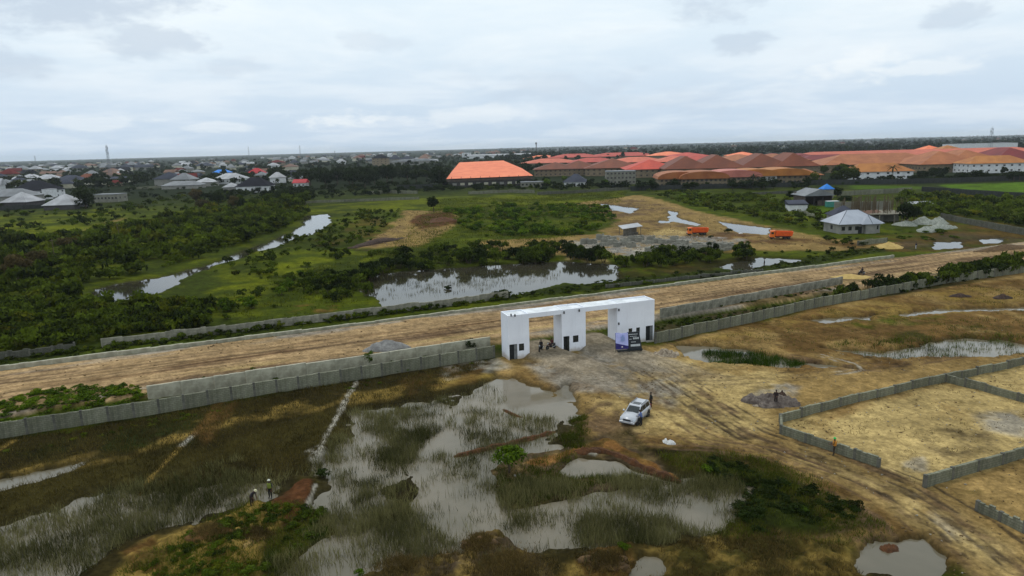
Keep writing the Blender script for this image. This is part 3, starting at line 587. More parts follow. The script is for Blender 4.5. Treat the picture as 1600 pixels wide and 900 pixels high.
# walls in the middle distance
for pts, h, m, lab, jt in [
    (((470, 319), (560, 316), (655, 313)), 1.6, BLOCK, 'low pale block wall across the meadow left of the lone round tree', .1),
    (((578, 305), (600, 303), (652, 304)), 2.2, BLOCK, 'grey block enclosure wall below the dark trees left of the orange hall', .1),
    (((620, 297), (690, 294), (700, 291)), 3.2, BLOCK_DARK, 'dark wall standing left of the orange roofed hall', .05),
    (((732, 305), (800, 302), (835, 303)), 2.0, BLOCK, 'pale block wall in front of the orange roofed hall', .2),
    (((840, 306), (900, 303), (985, 297)), 1.8, BLOCK_OLD, 'block wall in front of the small blue roofed house', .2),
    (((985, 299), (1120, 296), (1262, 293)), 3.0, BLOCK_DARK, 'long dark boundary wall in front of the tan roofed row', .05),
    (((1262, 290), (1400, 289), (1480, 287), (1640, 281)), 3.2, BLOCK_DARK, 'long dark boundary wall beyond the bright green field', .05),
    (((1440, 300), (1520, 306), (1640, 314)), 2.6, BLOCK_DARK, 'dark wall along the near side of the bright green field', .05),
    (((1310, 308), (1380, 304), (1424, 302)), 2.6, BLOCK, 'grey block wall behind the unfinished concrete building', .1),
    (((1172, 305), (1290, 302)), 1.4, BLOCK_OLD, 'low weathered wall left of the open brown shed', .1),
    (((1470, 344), (1540, 358), (1640, 378)), 2.0, BLOCK_OLD, 'weathered block wall leaving the right edge above the white heaps', .1),
    (((1246, 334), (1272, 343), (1290, 350)), 1.3, BLOCK, 'short block wall left of the grey roofed house', .2),
    (((1340, 386), (1385, 381)), 1.4, BLOCK, 'short block wall beside the yellow sand heap', .2),
    (((85, 317), (122, 316)), 3.2, BLOCK_OLD, 'weathered wall between white hipped roof and dark round tree', .2),
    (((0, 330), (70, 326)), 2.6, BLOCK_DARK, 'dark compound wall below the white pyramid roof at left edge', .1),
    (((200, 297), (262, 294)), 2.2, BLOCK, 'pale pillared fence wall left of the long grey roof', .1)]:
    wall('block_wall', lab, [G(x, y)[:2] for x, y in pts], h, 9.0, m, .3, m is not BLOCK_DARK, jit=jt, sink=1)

# ------------------------------------------------------------------ gatehouse
def white_render():
    m = bpy.data.materials.new('white_render'); m.use_nodes = True; b = NB(m.node_tree); m.node_tree.nodes.clear()
    p = b.n('ShaderNodeBsdfPrincipled'); o = b.n('ShaderNodeOutputMaterial'); b.nt.links.new(p.outputs[0], o.inputs[0])
    tc = b.n('ShaderNodeTexCoord').outputs['Object']; s = b.n('ShaderNodeSeparateXYZ'); b.put(s.inputs[0], tc)
    col = b.mix(b.ramp(b.noise(tc, .4, 4, .5), .3, .7), lin((238, 240, 247)), lin((228, 230, 238)))
    mp = b.n('ShaderNodeMapping'); mp.inputs['Scale'].default_value = (4, 4, .25); b.put(mp.inputs[0], tc)
    streak = b.m('MULTIPLY', b.ramp(b.noise(mp.outputs[0], 1.0, 5, .6), .55, .75), .22); col = b.mix(streak, col, lin((160, 158, 152)))
    sp = b.m('SUBTRACT', b.m('ADD', .75, b.m('MULTIPLY', b.noise(tc, 2.2, 5, .7), 1.1)), s.outputs[2]); col = b.mix(b.m('MULTIPLY', b.ramp(sp, .0, .8), .6), col, lin((150, 130, 100)))   # mud splash
    b.put(p.inputs['Base Color'], col); p.inputs['Roughness'].default_value = .75; p.inputs['Specular IOR Level'].default_value = .2; return m
WHITE = white_render()
WHITE_TOP = mat('white_screed', lin((228, 230, 232)), lin((200, 203, 205)), .8, .7, .15)
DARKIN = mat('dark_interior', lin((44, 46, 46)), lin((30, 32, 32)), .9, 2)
GREYIN = mat('grey_plaster', lin((120, 122, 122)), lin((98, 100, 100)), .9, 1.5)
STAIN = mat('rust_plaster', lin((150, 122, 104)), lin((120, 96, 82)), .9, .8)
BLACK = mat('black_metal', (.02, .02, .022), (.03, .03, .032), .5, 4)
GLASS = mat('dark_glass', (.012, .016, .016), (.02, .026, .024), .12, 3, spec=.6)
def front_face(mb, x0, x1, z0, z1, y, holes, mi=0):
    """a wall face in the plane y with rectangular openings, plus reveals 0.25 deep"""
    xs = sorted({x0, x1, *[h[0] for h in holes], *[h[1] for h in holes]}); zs = sorted({z0, z1, *[h[2] for h in holes], *[h[3] for h in holes]})
    for a, b in zip(xs[:-1], xs[1:]):
        for c, d in zip(zs[:-1], zs[1:]):
            mx, mz = (a + b) / 2, (c + d) / 2
            if not any(h[0] < mx < h[1] and h[2] < mz < h[3] for h in holes): mb.face([(a, y, c), (b, y, c), (b, y, d), (a, y, d)], mi)
    for h in holes:
        a, b, c, d = h; e = y + .22
        mb.face([(a, y, c), (a, y, d), (a, e, d), (a, e, c)], mi); mb.face([(b, y, c), (b, e, c), (b, e, d), (b, y, d)], mi)
        mb.face([(a, y, d), (b, y, d), (b, e, d), (a, e, d)], mi); mb.face([(a, y, c), (a, e, c), (b, e, c), (b, y, c)], mi)
def gatehouse():
    root = empty('gatehouse', (GATE_O[0], GATE_O[1], 0), GATE_A, 'large white gatehouse with three towers and two vehicle openings', 'gatehouse')
    H = GATE_H; D = GATE_D
    cols = [(0, 3.15, [('d', .12, 1.32), ('w', 1.55, 2.35)]), (8.2, 12.0, [('d', .25, 1.2), ('w', 1.75, 2.65)]), (17.2, 23.5, [('w', 1.9, 2.55), ('w', 3.2, 3.85), ('d', 4.85, 6.1)])]
    for k, (a, b, op) in enumerate(cols):
        t = empty('tower', (a, 0, 0)); t.parent = root; w = b - a; z0 = -.6
        base = .55 if k else .35
        holes = [(x0, x1, base, base + 2.35) if q == 'd' else (x0, x1, base + 1.25, base + 2.3) for q, x0, x1 in op]
        mb = MB(); front_face(mb, 0, w, z0, H, 0, holes)
        mb.face([(0, D, z0), (0, 0, z0), (0, 0, H), (0, D, H)]); mb.face([(w, 0, z0), (w, D, z0), (w, D, H), (w, 0, H)]); mb.face([(w, D, z0), (0, D, z0), (0, D, H), (w, D, H)])
        # parapet 0.16 thick round a sunk roof
        p = .16
        for (x0, y0), (x1, y1), (x2, y2), (x3, y3) in [((0, 0), (w, 0), (w - p, p), (p, p)), ((w, 0), (w, D), (w - p, D - p), (w - p, p)), ((w, D), (0, D), (p, D - p), (w - p, D - p)), ((0, D), (0, 0), (p, p), (p, D - p))]:
            mb.face([(x0, y0, H), (x1, y1, H), (x2, y2, H), (x3, y3, H)]); mb.face([(x2, y2, H), (x2, y2, H - .22), (x3, y3, H - .22), (x3, y3, H)])
        mb.build('wall', WHITE, t)
        MB().box(p + .004, w - p - .004, p + .004, D - p - .004, H - .4, H - .18).build('roof_slab', WHITE_TOP, t)
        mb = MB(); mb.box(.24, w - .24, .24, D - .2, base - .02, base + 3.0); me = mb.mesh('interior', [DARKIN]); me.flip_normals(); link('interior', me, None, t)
        MB().box(-.05, w + .05, -.12, D + .05, -.7, base - .12).build('plinth', CONCRETE, t)
        for q, x0, x1 in op:
            if q == 'd':
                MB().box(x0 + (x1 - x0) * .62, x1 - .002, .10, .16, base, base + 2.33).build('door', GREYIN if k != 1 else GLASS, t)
                MB().box(x0 - .1, x1 + .1, -.55, -.01, base - .3, base - .02).build('doorstep', CONCRETE, t)
            else:
                f = MB(); a0, a1, c0, c1 = x0 + .003, x1 - .003, base + 1.253, base + 2.297
                f.box(a0, a0 + .06, .09, .15, c0, c1); f.box(a1 - .06, a1, .09, .15, c0, c1); f.box(a0 + .061, a1 - .061, .09, .15, c0, c0 + .06); f.box(a0 + .061, a1 - .061, .09, .15, c1 - .06, c1)
                wn = f.build('window', BLACK, t); MB().box(a0 + .061, a1 - .061, .11, .13, c0 + .061, c1 - .061).build('pane', GLASS, wn)
    for a, b in ((3.15, 8.2), (12.0, 17.2)):
        MB().box(a + .003, b - .003, .06, D - .06, H - .62, H - .03).build('lintel_slab', WHITE_TOP, root)
        MB().box(a + .003, b - .003, .02, .058, H - .66, H - .005).build('fascia', WHITE, root)
    for x, y, z in ((1.0, -.1, H + .05), (8.5, -.1, H - .35), (10.9, -.1, H - .3), (17.35, -.1, H - .9), (17.35, -.1, H - 3.0), (.5, .1, H + .1)):
        mb = MB(); mb.box(x - .08, x + .08, y - .16, y - .02, z - .22, z + .14); mb.box(x - .03, x + .03, y - .02, y + .12, z - .05, z + .02)
        mb.build('wall_lamp', BLACK, root)
    return root
gatehouse()
# ------------------------------------------------------------------ signboard and banner before the right tower
SIGN = mat('sign_black', lin((38, 42, 48)), lin((30, 34, 38)), .55, 3)
SIGNTXT = mat('sign_lettering', lin((190, 194, 196)), lin((170, 174, 176)), .6, 3)
LAV = mat('banner_lavender', lin((188, 192, 240)), lin((172, 178, 230)), .7, 1.5); PURP = mat('banner_purple', lin((58, 50, 120)), lin((44, 38, 100)), .7, 1.5); LOGO = mat('banner_logo', lin((150, 168, 214)), lin((138, 156, 206)), .7, 2)
p = S(991, 549); ang = rad(9)
sg = empty('signboard', (p[0], p[1], p[2]), ang, 'black leaning signboard with rows of white lettering before the right gate tower', 'signboard')
def lean(x, z, y=0): return (x, y + .20 * z, z)
mb = MB(); mb.hexa([(-1.0, 0, .35), (1.15, 0, .35), (1.15, .1, .35), (-1.0, .1, .35)], [(-.95, .45, 2.75), (.85, .45, 2.75), (.85, .55, 2.75), (-.95, .55, 2.75)]); mb.build('board', SIGN, sg)
mb = MB()
for z, x0, x1, hh, br in ((2.38, -.75, .65, .10, 5), (2.1, -.55, .5, .07, 4), (1.72, -.1, .82, .26, 3), (1.72, -.7, -.3, .08, 3), (1.3, -.4, .3, .10, 4), (.72, -.5, .9, .30, 1)):
    for i in range(br):
        a = x0 + (x1 - x0) * i / br; b_ = x0 + (x1 - x0) * (i + (1.0 if br == 1 else .78)) / br
        y = -.006 + (z - .35) * .1875; y2 = -.006 + (z + hh - .35) * .1875
        mb.hexa([(a, y - .012, z), (b_, y - .012, z), (b_, y, z), (a, y, z)], [(a, y2 - .012, z + hh), (b_, y2 - .012, z + hh), (b_, y2, z + hh), (a, y2, z + hh)])
tag(mb.build('lettering', SIGNTXT, sg), None, None, None, 'stuff')
MB().box(-2.4, 1.2, -.1, .25, .12, .34).build('base_frame', SIGN, sg)
for x in (-2.3, -.7, 1.05): MB().box(x - .06, x + .06, -.05, .9, -.2, .118).build('foot', BLACK, sg)
for x in (-.8, .8): MB().tube((x, .42, 2.2), (x, 1.15, 0), .04).build('strut', BLACK, sg)
q = p + np.array([math.cos(ang) * -1.75, math.sin(ang) * -1.75, 0])
bn = empty('banner', (q[0], q[1], p[2]), ang, 'lavender and purple cloth banner with a pale blue emblem left of the black signboard', 'banner')
def cloth(z0f, z1f, m, name, off=0.0):
    mb = MB(); N = 8; rings = []
    for i in range(N + 1):
        x = -1.0 + 1.85 * i / N; w = .04 * math.sin(i * 1.7)
        za, zb = z0f(i / N), z1f(i / N); rings.append([(x, -.16 + .1 * za + w - off, za), (x, -.16 + .1 * zb + w - off, zb), (x, -.12 + .1 * zb + w - off, zb), (x, -.12 + .1 * za + w - off, za)])
    mb.loft(rings); return mb.build(name, m, bn)
cloth(lambda t: 1.3 - .5 * t + .1, lambda t: 2.85 - .1 * t + .05 * math.sin(9 * t), LAV, 'white_field'); cloth(lambda t: .5, lambda t: 1.395 - .5 * t, PURP, 'purple_band')
mb = MB()
for a, b_, c, d in ((-.28, -.1, 1.75, 2.3), (-.08, .12, 1.75, 2.55), (.14, .3, 1.75, 2.2), (-.3, .32, 1.62, 1.72)): mb.box(a, b_, -.06, -.045, c, d)
e = mb.build('emblem', LOGO, bn); e.location = (0, -.02, 0)
MB().tube((-1.0, -.02, -.1), (-1.0, .2, 2.85), .03).build('pole', BLACK, bn); MB().tube((.84, -.02, -.1), (.84, .2, 2.75), .03).build('pole', BLACK, bn)
mb = MB(); mb.box(-.2, .0, -.2, -.19, .75, .95); e = mb.build('badge', WHITE, bn)

# ------------------------------------------------------------------ vehicles
RUBBER = mat('tyre_rubber', (.018, .018, .018), (.03, .028, .025), .9, 6); RIM = mat('alloy', (.45, .45, .46), (.35, .35, .36), .35, 4, metal=.8)
def wheel(parent, x, y, r, w, name='wheel'):
    """axle along y"""
    t = MB(); N = 18; rings = []
    for yy, rr in ((-w / 2, r * .62), (-w / 2, r * .9), (-w * .36, r), (w * .36, r), (w / 2, r * .9), (w / 2, r * .62)):
        rings.append([(rr * math.cos(2 * math.pi * i / N), yy, rr * math.sin(2 * math.pi * i / N)) for i in range(N)])
    t.loft(rings); wo = t.build(name, RUBBER, parent, (x, y, r), smooth=False)
    m = MB(); m.tube((0, -w * .44, 0), (0, w * .44, 0), r * .6, n=14); m.tube((0, -w * .53, 0), (0, w * .53, 0), r * .16, n=8); m.build('rim', RIM, wo)
    return wo
def suv(loc, rz):
    """front towards +x"""
    PAINT = mat('silver_white_paint', lin((178, 180, 184)), lin((168, 170, 174)), .28, .8, spec=.5, coat=.6); TRIM = mat('grey_trim', lin((120, 122, 124)), lin((100, 102, 104)), .5, 3)
    LAMP = mat('headlamp', lin((200, 208, 214)), lin((170, 180, 190)), .15, 4, spec=.6); RED = mat('tail_red', (.25, .02, .015), (.18, .015, .01), .3, 4)
    root = empty('parked_suv', loc, rz, 'silver white off-road car parked on the sand before the gatehouse', 'car')
    hw = .94
    def ring(x, prof): return [(x, y, z) for y, z in prof] + [(x, -y, z) for y, z in reversed(prof)]
    st_ = [(-2.32, .55, .95, .80), (-2.25, .42, 1.08, .88), (-1.6, .40, 1.12, .94), (-.6, .38, 1.12, .95), (.55, .38, 1.12, .95), (.9, .38, 1.10, .94), (1.7, .40, 1.03, .92), (2.15, .42, .95, .87), (2.36, .5, .80, .74)]
    mb = MB(); rings = []
    for x, z0, z1, w in st_:
        rings.append(ring(x, [(0.0, z0), (w * .86, z0), (w, z0 + .14), (w * 1.01, (z0 + z1) / 2), (w * .97, z1 - .1), (w * .9, z1), (0, z1 + (.05 if x > .6 else .01))]))
    mb.loft(rings)
    bo = mb.build('body', PAINT, root, smooth=True)
    # cabin: glass house with pillars and a roof
    g = MB(); A = [(-2.2, 1.08), (-2.02, 1.72), (-.1, 1.76), (.22, 1.7), (.98, 1.09)]
    mb = MB(); rr = []
    for (x, z), w in zip([(-2.16, 1.05), (-1.98, 1.68), (-.05, 1.72), (.2, 1.66), (.98, 1.05)], (.84, .70, .70, .68, .82)): rr.append(((x, w, z), (x, -w, z)))
    L = [r[0] for r in rr]; Rr = [r[1] for r in rr]
    mb.face([*L]); mb.face([*reversed(Rr)])
    for i in range(len(L) - 1): mb.face([L[i], Rr[i], Rr[i + 1], L[i + 1]])
    mb.build('cabin', PAINT, root)
    def quad(name, pts, m=GLASS, par=root, off=(0, 0, 0)):
        mb = MB(); a = [Vector(p) for p in pts]; n = (a[1] - a[0]).cross(a[2] - a[0]).normalized() * .012
        mb.hexa([tuple(v) for v in a], [tuple(v + n) for v in a]); return mb.build(name, m, par)
    def lerp(p, q, t): return tuple(p[i] + (q[i] - p[i]) * t for i in range(3))
    quad('windscreen', [lerp(Rr[4], L[4], .06), lerp(L[4], Rr[4], .06), lerp(lerp(L[4], L[3], .92), lerp(Rr[4], Rr[3], .92), .07), lerp(lerp(Rr[4], Rr[3], .92), lerp(L[4], L[3], .92), .07)])
    quad('rear_window', [lerp(lerp(L[0], L[1], .2), Rr[0], .08), lerp(lerp(Rr[0], Rr[1], .2), L[0], .08), lerp(lerp(Rr[0], Rr[1], .9), L[1], .1), lerp(lerp(L[0], L[1], .9), Rr[1], .1)])
    for sgn in (1, -1):
        for x0, x1, xa, xb in ((-.02, .82, -.02, .22), (-.95, -.1, -.95, -.1), (-1.98, -1.05, -1.86, -1.05)):
            z0, z1 = 1.13, 1.62; w0, w1 = .815, .715
            pts = [(x0, w0 * sgn, z0), (x1, w0 * sgn, z0), (xb, w1 * sgn, z1), (xa, w1 * sgn, z1)]
            quad('side_window', pts if sgn < 0 else pts[::-1])
        mb = MB(); mb.box(-1.9, -.1, sgn * .60 - .03, sgn * .60 + .03, 1.745, 1.80); mb.build('roof_rail', TRIM, root)
        mb = MB(); mb.box(.72, .9, sgn * 1.02 - .1, sgn * 1.02 + .1, 1.08, 1.26); mb.build('mirror', PAINT, root, bevel=.03)
        mb = MB(); mb.box(-1.0, .98, sgn * .955 - .03, sgn * .955 + .03, .42, .52); mb.build('side_step', TRIM, root)
        mb = MB(); mb.hexa([(2.18, sgn * .72 - .16, .72), (2.36, sgn * .66 - .14, .72), (2.36, sgn * .66 + .14, .72), (2.16, sgn * .72 + .18, .72)], [(2.06, sgn * .72 - .16, .92), (2.26, sgn * .66 - .14, .90), (2.24, sgn * .66 + .14, .9), (2.04, sgn * .72 + .17, .92)]); mb.build('headlight', LAMP, root)
        mb = MB(); mb.box(-2.34, -2.22, sgn * .78 - .09, sgn * .78 + .09, .8, 1.15); mb.build('tail_light', RED, root)
        for wx in (1.42, -1.36):
            arch = MB(); arch.tube((wx, sgn * .80, .40), (wx, sgn * .962, .40), .47, n=16); arch.build('wheel_arch', BLACK, root); wheel(root, wx, sgn * .87, .385, .26)
    MB().box(2.30, 2.405, -.42, .42, .68, .84).build('grille', BLACK, root); MB().box(2.2, 2.47, -.86, .86, .42, .62).build('front_bumper', PAINT, root, bevel=.04); MB().box(2.40, 2.48, -.6, .6, .36, .44).build('lower_intake', BLACK, root)
    MB().box(-2.46, -2.2, -.86, .86, .42, .66).build('rear_bumper', PAINT, root, bevel=.04); MB().box(2.472, 2.482, -.26, .26, .46, .58).build('number_plate', WHITE, root)
    MB().box(-.75, -.05, -.42, .42, 1.722, 1.735).build('sunroof', GLASS, root)
    mb = MB(); mb.tube((-2.42, 0, .98), (-2.62, 0, .98), .36, n=16); mb.build('spare_wheel_cover', PAINT, root)
    return root
cp = S(993, 655); suv((cp[0], cp[1], cp[2]), rad(237))
def dump_truck(loc, rz, label):
    OR = mat('truck_orange', lin((232, 96, 28)), lin((206, 82, 24)), .5, 1.2, spec=.4, rand=.06); CH = mat('chassis_grey', lin((52, 54, 60)), lin((40, 42, 46)), .7, 3); YE = mat('cab_orange', lin((236, 118, 40)), lin((220, 106, 34)), .45, 2)
    root = empty('dump_truck', loc, rz, label, 'truck', 'orange dump trucks at the site')
    MB().box(-3.6, 3.4, -.45, .45, .75, 1.05).build('chassis', CH, root)
    mb = MB(); mb.hexa([(2.0, -1.2, .75), (3.75, -1.2, .75), (3.75, 1.2, .75), (2.0, 1.2, .75)], [(2.0, -1.15, 2.95), (3.5, -1.15, 2.95), (3.5, 1.15, 2.95), (2.0, 1.15, 2.95)]); cab = mb.build('cab', YE, root, bevel=.06)
    MB().hexa([(3.66, -1.0, 1.85), (3.70, -1.0, 1.85), (3.70, 1.0, 1.85), (3.66, 1.0, 1.85)], [(3.56, -1.0, 2.7), (3.60, -1.0, 2.7), (3.60, 1.0, 2.7), (3.56, 1.0, 2.7)]).build('windscreen', GLASS, cab)
    for sg_ in (1, -1): MB().box(2.4, 3.3, sg_ * 1.185 - .02, sg_ * 1.185 + .02, 1.85, 2.6).build('side_window', GLASS, cab); MB().box(3.70, 3.78, sg_ * .9 - .15, sg_ * .9 + .15, 1.0, 1.25).build('headlight', SIGNTXT, cab)
    MB().box(3.74, 3.9, -1.2, 1.2, .5, .85).build('bumper', CH, root)
    mb = MB(); b0 = [(-3.9, -1.15, 1.15), (1.75, -1.15, 1.15), (1.75, 1.15, 1.15), (-3.9, 1.15, 1.15)]; t0 = [(-4.2, -1.28, 2.75), (1.85, -1.28, 2.9), (1.85, 1.28, 2.9), (-4.2, 1.28, 2.75)]
    mb.hexa(b0, t0)
    bm_ = MB(); s = .9
    for i in range(4): j = (i + 1) % 4; bm_.face([b0[i], b0[j], t0[j], t0[i]])
    bm_.face([b0[3], b0[2], b0[1], b0[0]])
    ti = [(-4.1, -1.18, 2.75), (1.75, -1.18, 2.9), (1.75, 1.18, 2.9), (-4.1, 1.18, 2.75)]; bi = [(-3.8, -1.05, 1.3), (1.65, -1.05, 1.3), (1.65, 1.05, 1.3), (-3.8, 1.05, 1.3)]
    for i in range(4): j = (i + 1) % 4; bm_.face([t0[i], t0[j], ti[j], ti[i]]); bm_.face([ti[i], ti[j], bi[j], bi[i]])
    bm_.face(bi); bed = bm_.build('tipper_bed', OR, root)
    for sg_ in (1, -1):
        for x in (-3.2, -2.1, -1.0, .1, 1.2): MB().hexa([(x - .06, sg_ * 1.19 - .05, 1.2), (x + .06, sg_ * 1.19 - .05, 1.2), (x + .06, sg_ * 1.19 + .05, 1.2), (x - .06, sg_ * 1.19 + .05, 1.2)], [(x - .06, sg_ * 1.30 - .05, 2.7), (x + .06, sg_ * 1.30 - .05, 2.7), (x + .06, sg_ * 1.30 + .05, 2.7), (x - .06, sg_ * 1.30 + .05, 2.7)]).build('rib', OR, bed)
    MB().box(1.8, 2.6, -1.1, 1.1, 2.96, 3.06).build('cab_guard', OR, bed)
    root.scale = (.84, .84, .84)
    for x in (2.9, -1.4, -2.75):
        for sg_ in (1, -1): wheel(root, x, sg_ * 1.0, .52, .34 if x > 0 else .5)
    MB().box(.4, 1.6, -1.15, -.6, .55, 1.0).build('fuel_tank', CH, root); MB().box(.4, 1.6, .6, 1.15, .55, 1.0).build('battery_box', CH, root)
    return root
p = S(1089, 367); dump_truck((p[0], p[1], p[2] - .05), rad(176), 'orange dump truck nearer the white roofed shelter')
p = S(1219, 373); dump_truck((p[0], p[1], p[2] - .05), rad(168), 'orange dump truck below the green shrubs, left of grey roofed house')
def motorbike(loc, rz, label, col=(60, 24, 24)):
    BODY = mat('bike_red' if col[0] > 50 else 'bike_dark', lin(col), None, .4, 3, spec=.5)
    root = empty('motorcycle', loc, rz, label, 'motorcycle', 'motorcycles by the road')
    wheel(root, .66, 0, .3, .1); wheel(root, -.62, 0, .3, .12)
    mb = MB(); mb.tube((.62, 0, .3), (.42, 0, .95), .035); mb.tube((-.6, 0, .3), (-.1, 0, .4), .04); mb.tube((-.1, 0, .4), (.4, 0, .8), .045); mb.box(-.15, .2, -.13, .13, .25, .55); mb.build('frame', BLACK, root)
    MB().hexa([(-.05, -.1, .62), (.4, -.1, .66), (.4, .1, .66), (-.05, .1, .62)], [(0, -.14, .84), (.34, -.12, .9), (.34, .12, .9), (0, .14, .84)]).build('tank', BODY, root, bevel=.03)
    MB().hexa([(-.75, -.11, .66), (-.04, -.12, .62), (-.04, .12, .62), (-.75, .11, .66)], [(-.78, -.12, .78), (-.02, -.13, .74), (-.02, .13, .74), (-.78, .12, .78)]).build('seat', BLACK, root)
    MB().tube((.40, -.36, 1.0), (.40, .36, 1.0), .022).build('handlebar', BLACK, root); MB().tube((.50, 0, .88), (.62, 0, .88), .09, n=10).build('headlight', SIGNTXT, root)
    MB().tube((-.1, .17, .3), (-.85, .2, .42), .045).build('exhaust', RIM, root); MB().hexa([(.4, -.06, .62), (.98, -.06, .62), (.98, .06, .62), (.4, .06, .62)], [(.42, -.06, .66), (.8, -.06, .7), (.8, .06, .7), (.42, .06, .66)]).build('front_fender', BODY, root)
    return root

# ------------------------------------------------------------------ people
SKIN = mat('skin', lin((92, 62, 46)), lin((78, 52, 38)), .6, 6); HAIR = mat('hair', (.012, .01, .009), None, .9, 8); EYE = mat('eye', (.5, .5, .48), (.45, .45, .42), .3, 8)
def person(loc, rz, label, shirt, legs, pose='stand', hat=None, vest=None, shoe=(40, 36, 32), scale=1.0):
    sh = mat('cloth_%d_%d_%d' % shirt, lin(shirt), None, .9, 8); tr = mat('cloth_%d_%d_%d' % legs, lin(legs), None, .9, 8); so_ = mat('cloth_%d_%d_%d' % shoe, lin(shoe), None, .8, 8)
    # joints in metres, facing +x
    J = dict(pelvis=(0, 0, .95, .15), waist=(0, 0, 1.08, .145), chest=(.01, 0, 1.30, .165), neckb=(0, 0, 1.47, .075), neck=(.01, 0, 1.53, .058), head0=(.02, 0, 1.60, .085), head1=(.025, 0, 1.68, .098), head2=(.01, 0, 1.755, .07))
    dz = 0
    if pose == 'sit': dz = -.18
    bend = dict(bend=.75, lean=.22).get(pose, 0.0)
    def tor(p):
        x, y, z, r = p; zz = z - .95
        if bend: x, z = x * math.cos(bend) + zz * math.sin(bend), .95 + zz * math.cos(bend) - x * math.sin(bend)
        return (x, y, z + dz, r)
    pts = {k: tor(v) for k, v in J.items()}
    edges = [('pelvis', 'waist'), ('waist', 'chest'), ('chest', 'neckb'), ('neckb', 'neck'), ('neck', 'head0'), ('head0', 'head1'), ('head1', 'head2')]
    for s, y in (('l', 1), ('r', -1)):
        if pose == 'sit': leg = [(.02, .10, .93, .11), (.42, .2, .86, .085), (.30, .2, .48, .06), (.30, .2, .36, .05), (.44, .2, .33, .045)]
        elif pose == 'walk': k = .22 * y; leg = [(0, .10, .90, .105), (.10 + .6 * k, .1, .50, .078), (1.1 * k - .02, .1, .12, .05), (1.1 * k - .02, .1, .055, .05), (1.1 * k + .15, .11, .04, .042)]
        else: leg = [(0, .10, .90, .105), (.02, .115, .50, .078), (0, .12, .12, .05), (0, .12, .055, .05), (.16, .14, .04, .042)]
        nm = ['hip', 'knee', 'ankle', 'heel', 'toe']
        for n, (x, yy, z, r) in zip(nm, leg): pts[n + s] = (x, yy * y, z + (dz * .0 if pose == 'sit' else 0), r)
        if pose == 'sit': pts['hip' + s] = (.02, .1 * y, .93 + dz, .11); pts['knee' + s] = (.4, .2 * y, .84 + dz + .05, .085)
        edges += [('pelvis', 'hip' + s), ('hip' + s, 'knee' + s), ('knee' + s, 'ankle' + s), ('ankle' + s, 'heel' + s), ('heel' + s, 'toe' + s)]
        if pose in ('sit', 'work', 'bend'): arm = [(0, .19, 1.42, .07), (.10, .26, 1.15, .052), (.36, .2, 1.08, .040), (.43, .18, 1.07, .036)]
        elif pose == 'carry': arm = [(0, .19, 1.42, .07), (.06, .32, 1.58, .052), (.03, .17, 1.80, .040), (.02, .14, 1.86, .034)]
        elif pose == 'lean': arm = [(0, .19, 1.42, .07), (.16, .26, 1.18, .052), (.40, .20, 1.18, .040), (.47, .18, 1.17, .036)]
        else: arm = [(0, .19, 1.42, .07), (-.03, .25, 1.13, .052), (.05, .27, .88, .040), (.07, .27, .80, .036)]
        for n, a in zip(('shoulder', 'elbow', 'wrist', 'palm'), arm): pts[n + s] = tor((a[0], a[1] * y, a[2], a[3]))
        edges += [('chest', 'shoulder' + s), ('shoulder' + s, 'elbow' + s), ('elbow' + s, 'wrist' + s), ('wrist' + s, 'palm' + s)]
        w = Vector(pts['wrist' + s][:3]); pl = Vector(pts['palm' + s][:3]); d = (pl - w).normalized(); sd = Vector((0, 1, 0)) if abs(d.y) < .8 else Vector((1, 0, 0)); sd = (sd - d * sd.dot(d)).normalized(); up = d.cross(sd)
        for i, (o, ln) in enumerate(((-.032, .062), (-.011, .078), (.011, .074), (.032, .055))):
            a = pl + sd * o + d * .05; b_ = a + d * ln + up * (-.018)
            pts['f%d%s' % (i, s)] = (*a, .011); pts['g%d%s' % (i, s)] = (*b_, .008); edges += [('palm' + s, 'f%d%s' % (i, s)), ('f%d%s' % (i, s), 'g%d%s' % (i, s))]
        a = pl + sd * (-.05 * y) + d * .01; b_ = a + d * .04 + sd * (-.02 * y); pts['t' + s] = (*a, .012); pts['u' + s] = (*b_, .009); edges += [('palm' + s, 't' + s), ('t' + s, 'u' + s)]
    names = list(pts); me = bpy.data.meshes.new('body_frame'); me.from_pydata([pts[n][:3] for n in names], [(names.index(a), names.index(b)) for a, b in edges], [])
    tmp = bpy.data.objects.new('tmp', me); COL.objects.link(tmp); md = tmp.modifiers.new('skin', 'SKIN')
    for i, n in enumerate(names): me.skin_vertices[0].data[i].radius = (pts[n][3] * (1.25 if n in ('chest', 'waist', 'pelvis') else 1), pts[n][3]); me.skin_vertices[0].data[i].use_root = (n == 'pelvis')
    sb = tmp.modifiers.new('sub', 'SUBSURF'); sb.levels = 1; sb.render_levels = 1
    dg = bpy.context.evaluated_depsgraph_get(); bmsh = bpy.data.meshes.new_from_object(tmp.evaluated_get(dg)); bpy.data.objects.remove(tmp)
    bmsh.name = 'person_body'
    for m_ in (SKIN, sh, tr, so_): bmsh.materials.append(m_)
    kn = []; zone = {}
    for n in names:
        z = 0 if n[:4] in ('head', 'neck') or n[0] in 'fgtu' and len(n) <= 3 or n.startswith('palm') or n.startswith('wrist') else 2 if n[:3] in ('pel', 'hip', 'kne', 'ank') else 3 if n[:3] in ('hee', 'toe') else 1
        zone[n] = 1 if n == 'neckb' else z
    ctr = []; zz = []
    for a, b_ in edges:
        pa, pb = np.array(pts[a][:3]), np.array(pts[b_][:3])
        for k in (.0, .25, .5, .75, 1.0): ctr.append(pa + (pb - pa) * k); zz.append(zone[a] if k < .5 else zone[b_])
    ctr = np.array(ctr); zz = np.array(zz); fc = np.array([p_.center[:] for p_ in bmsh.polygons])
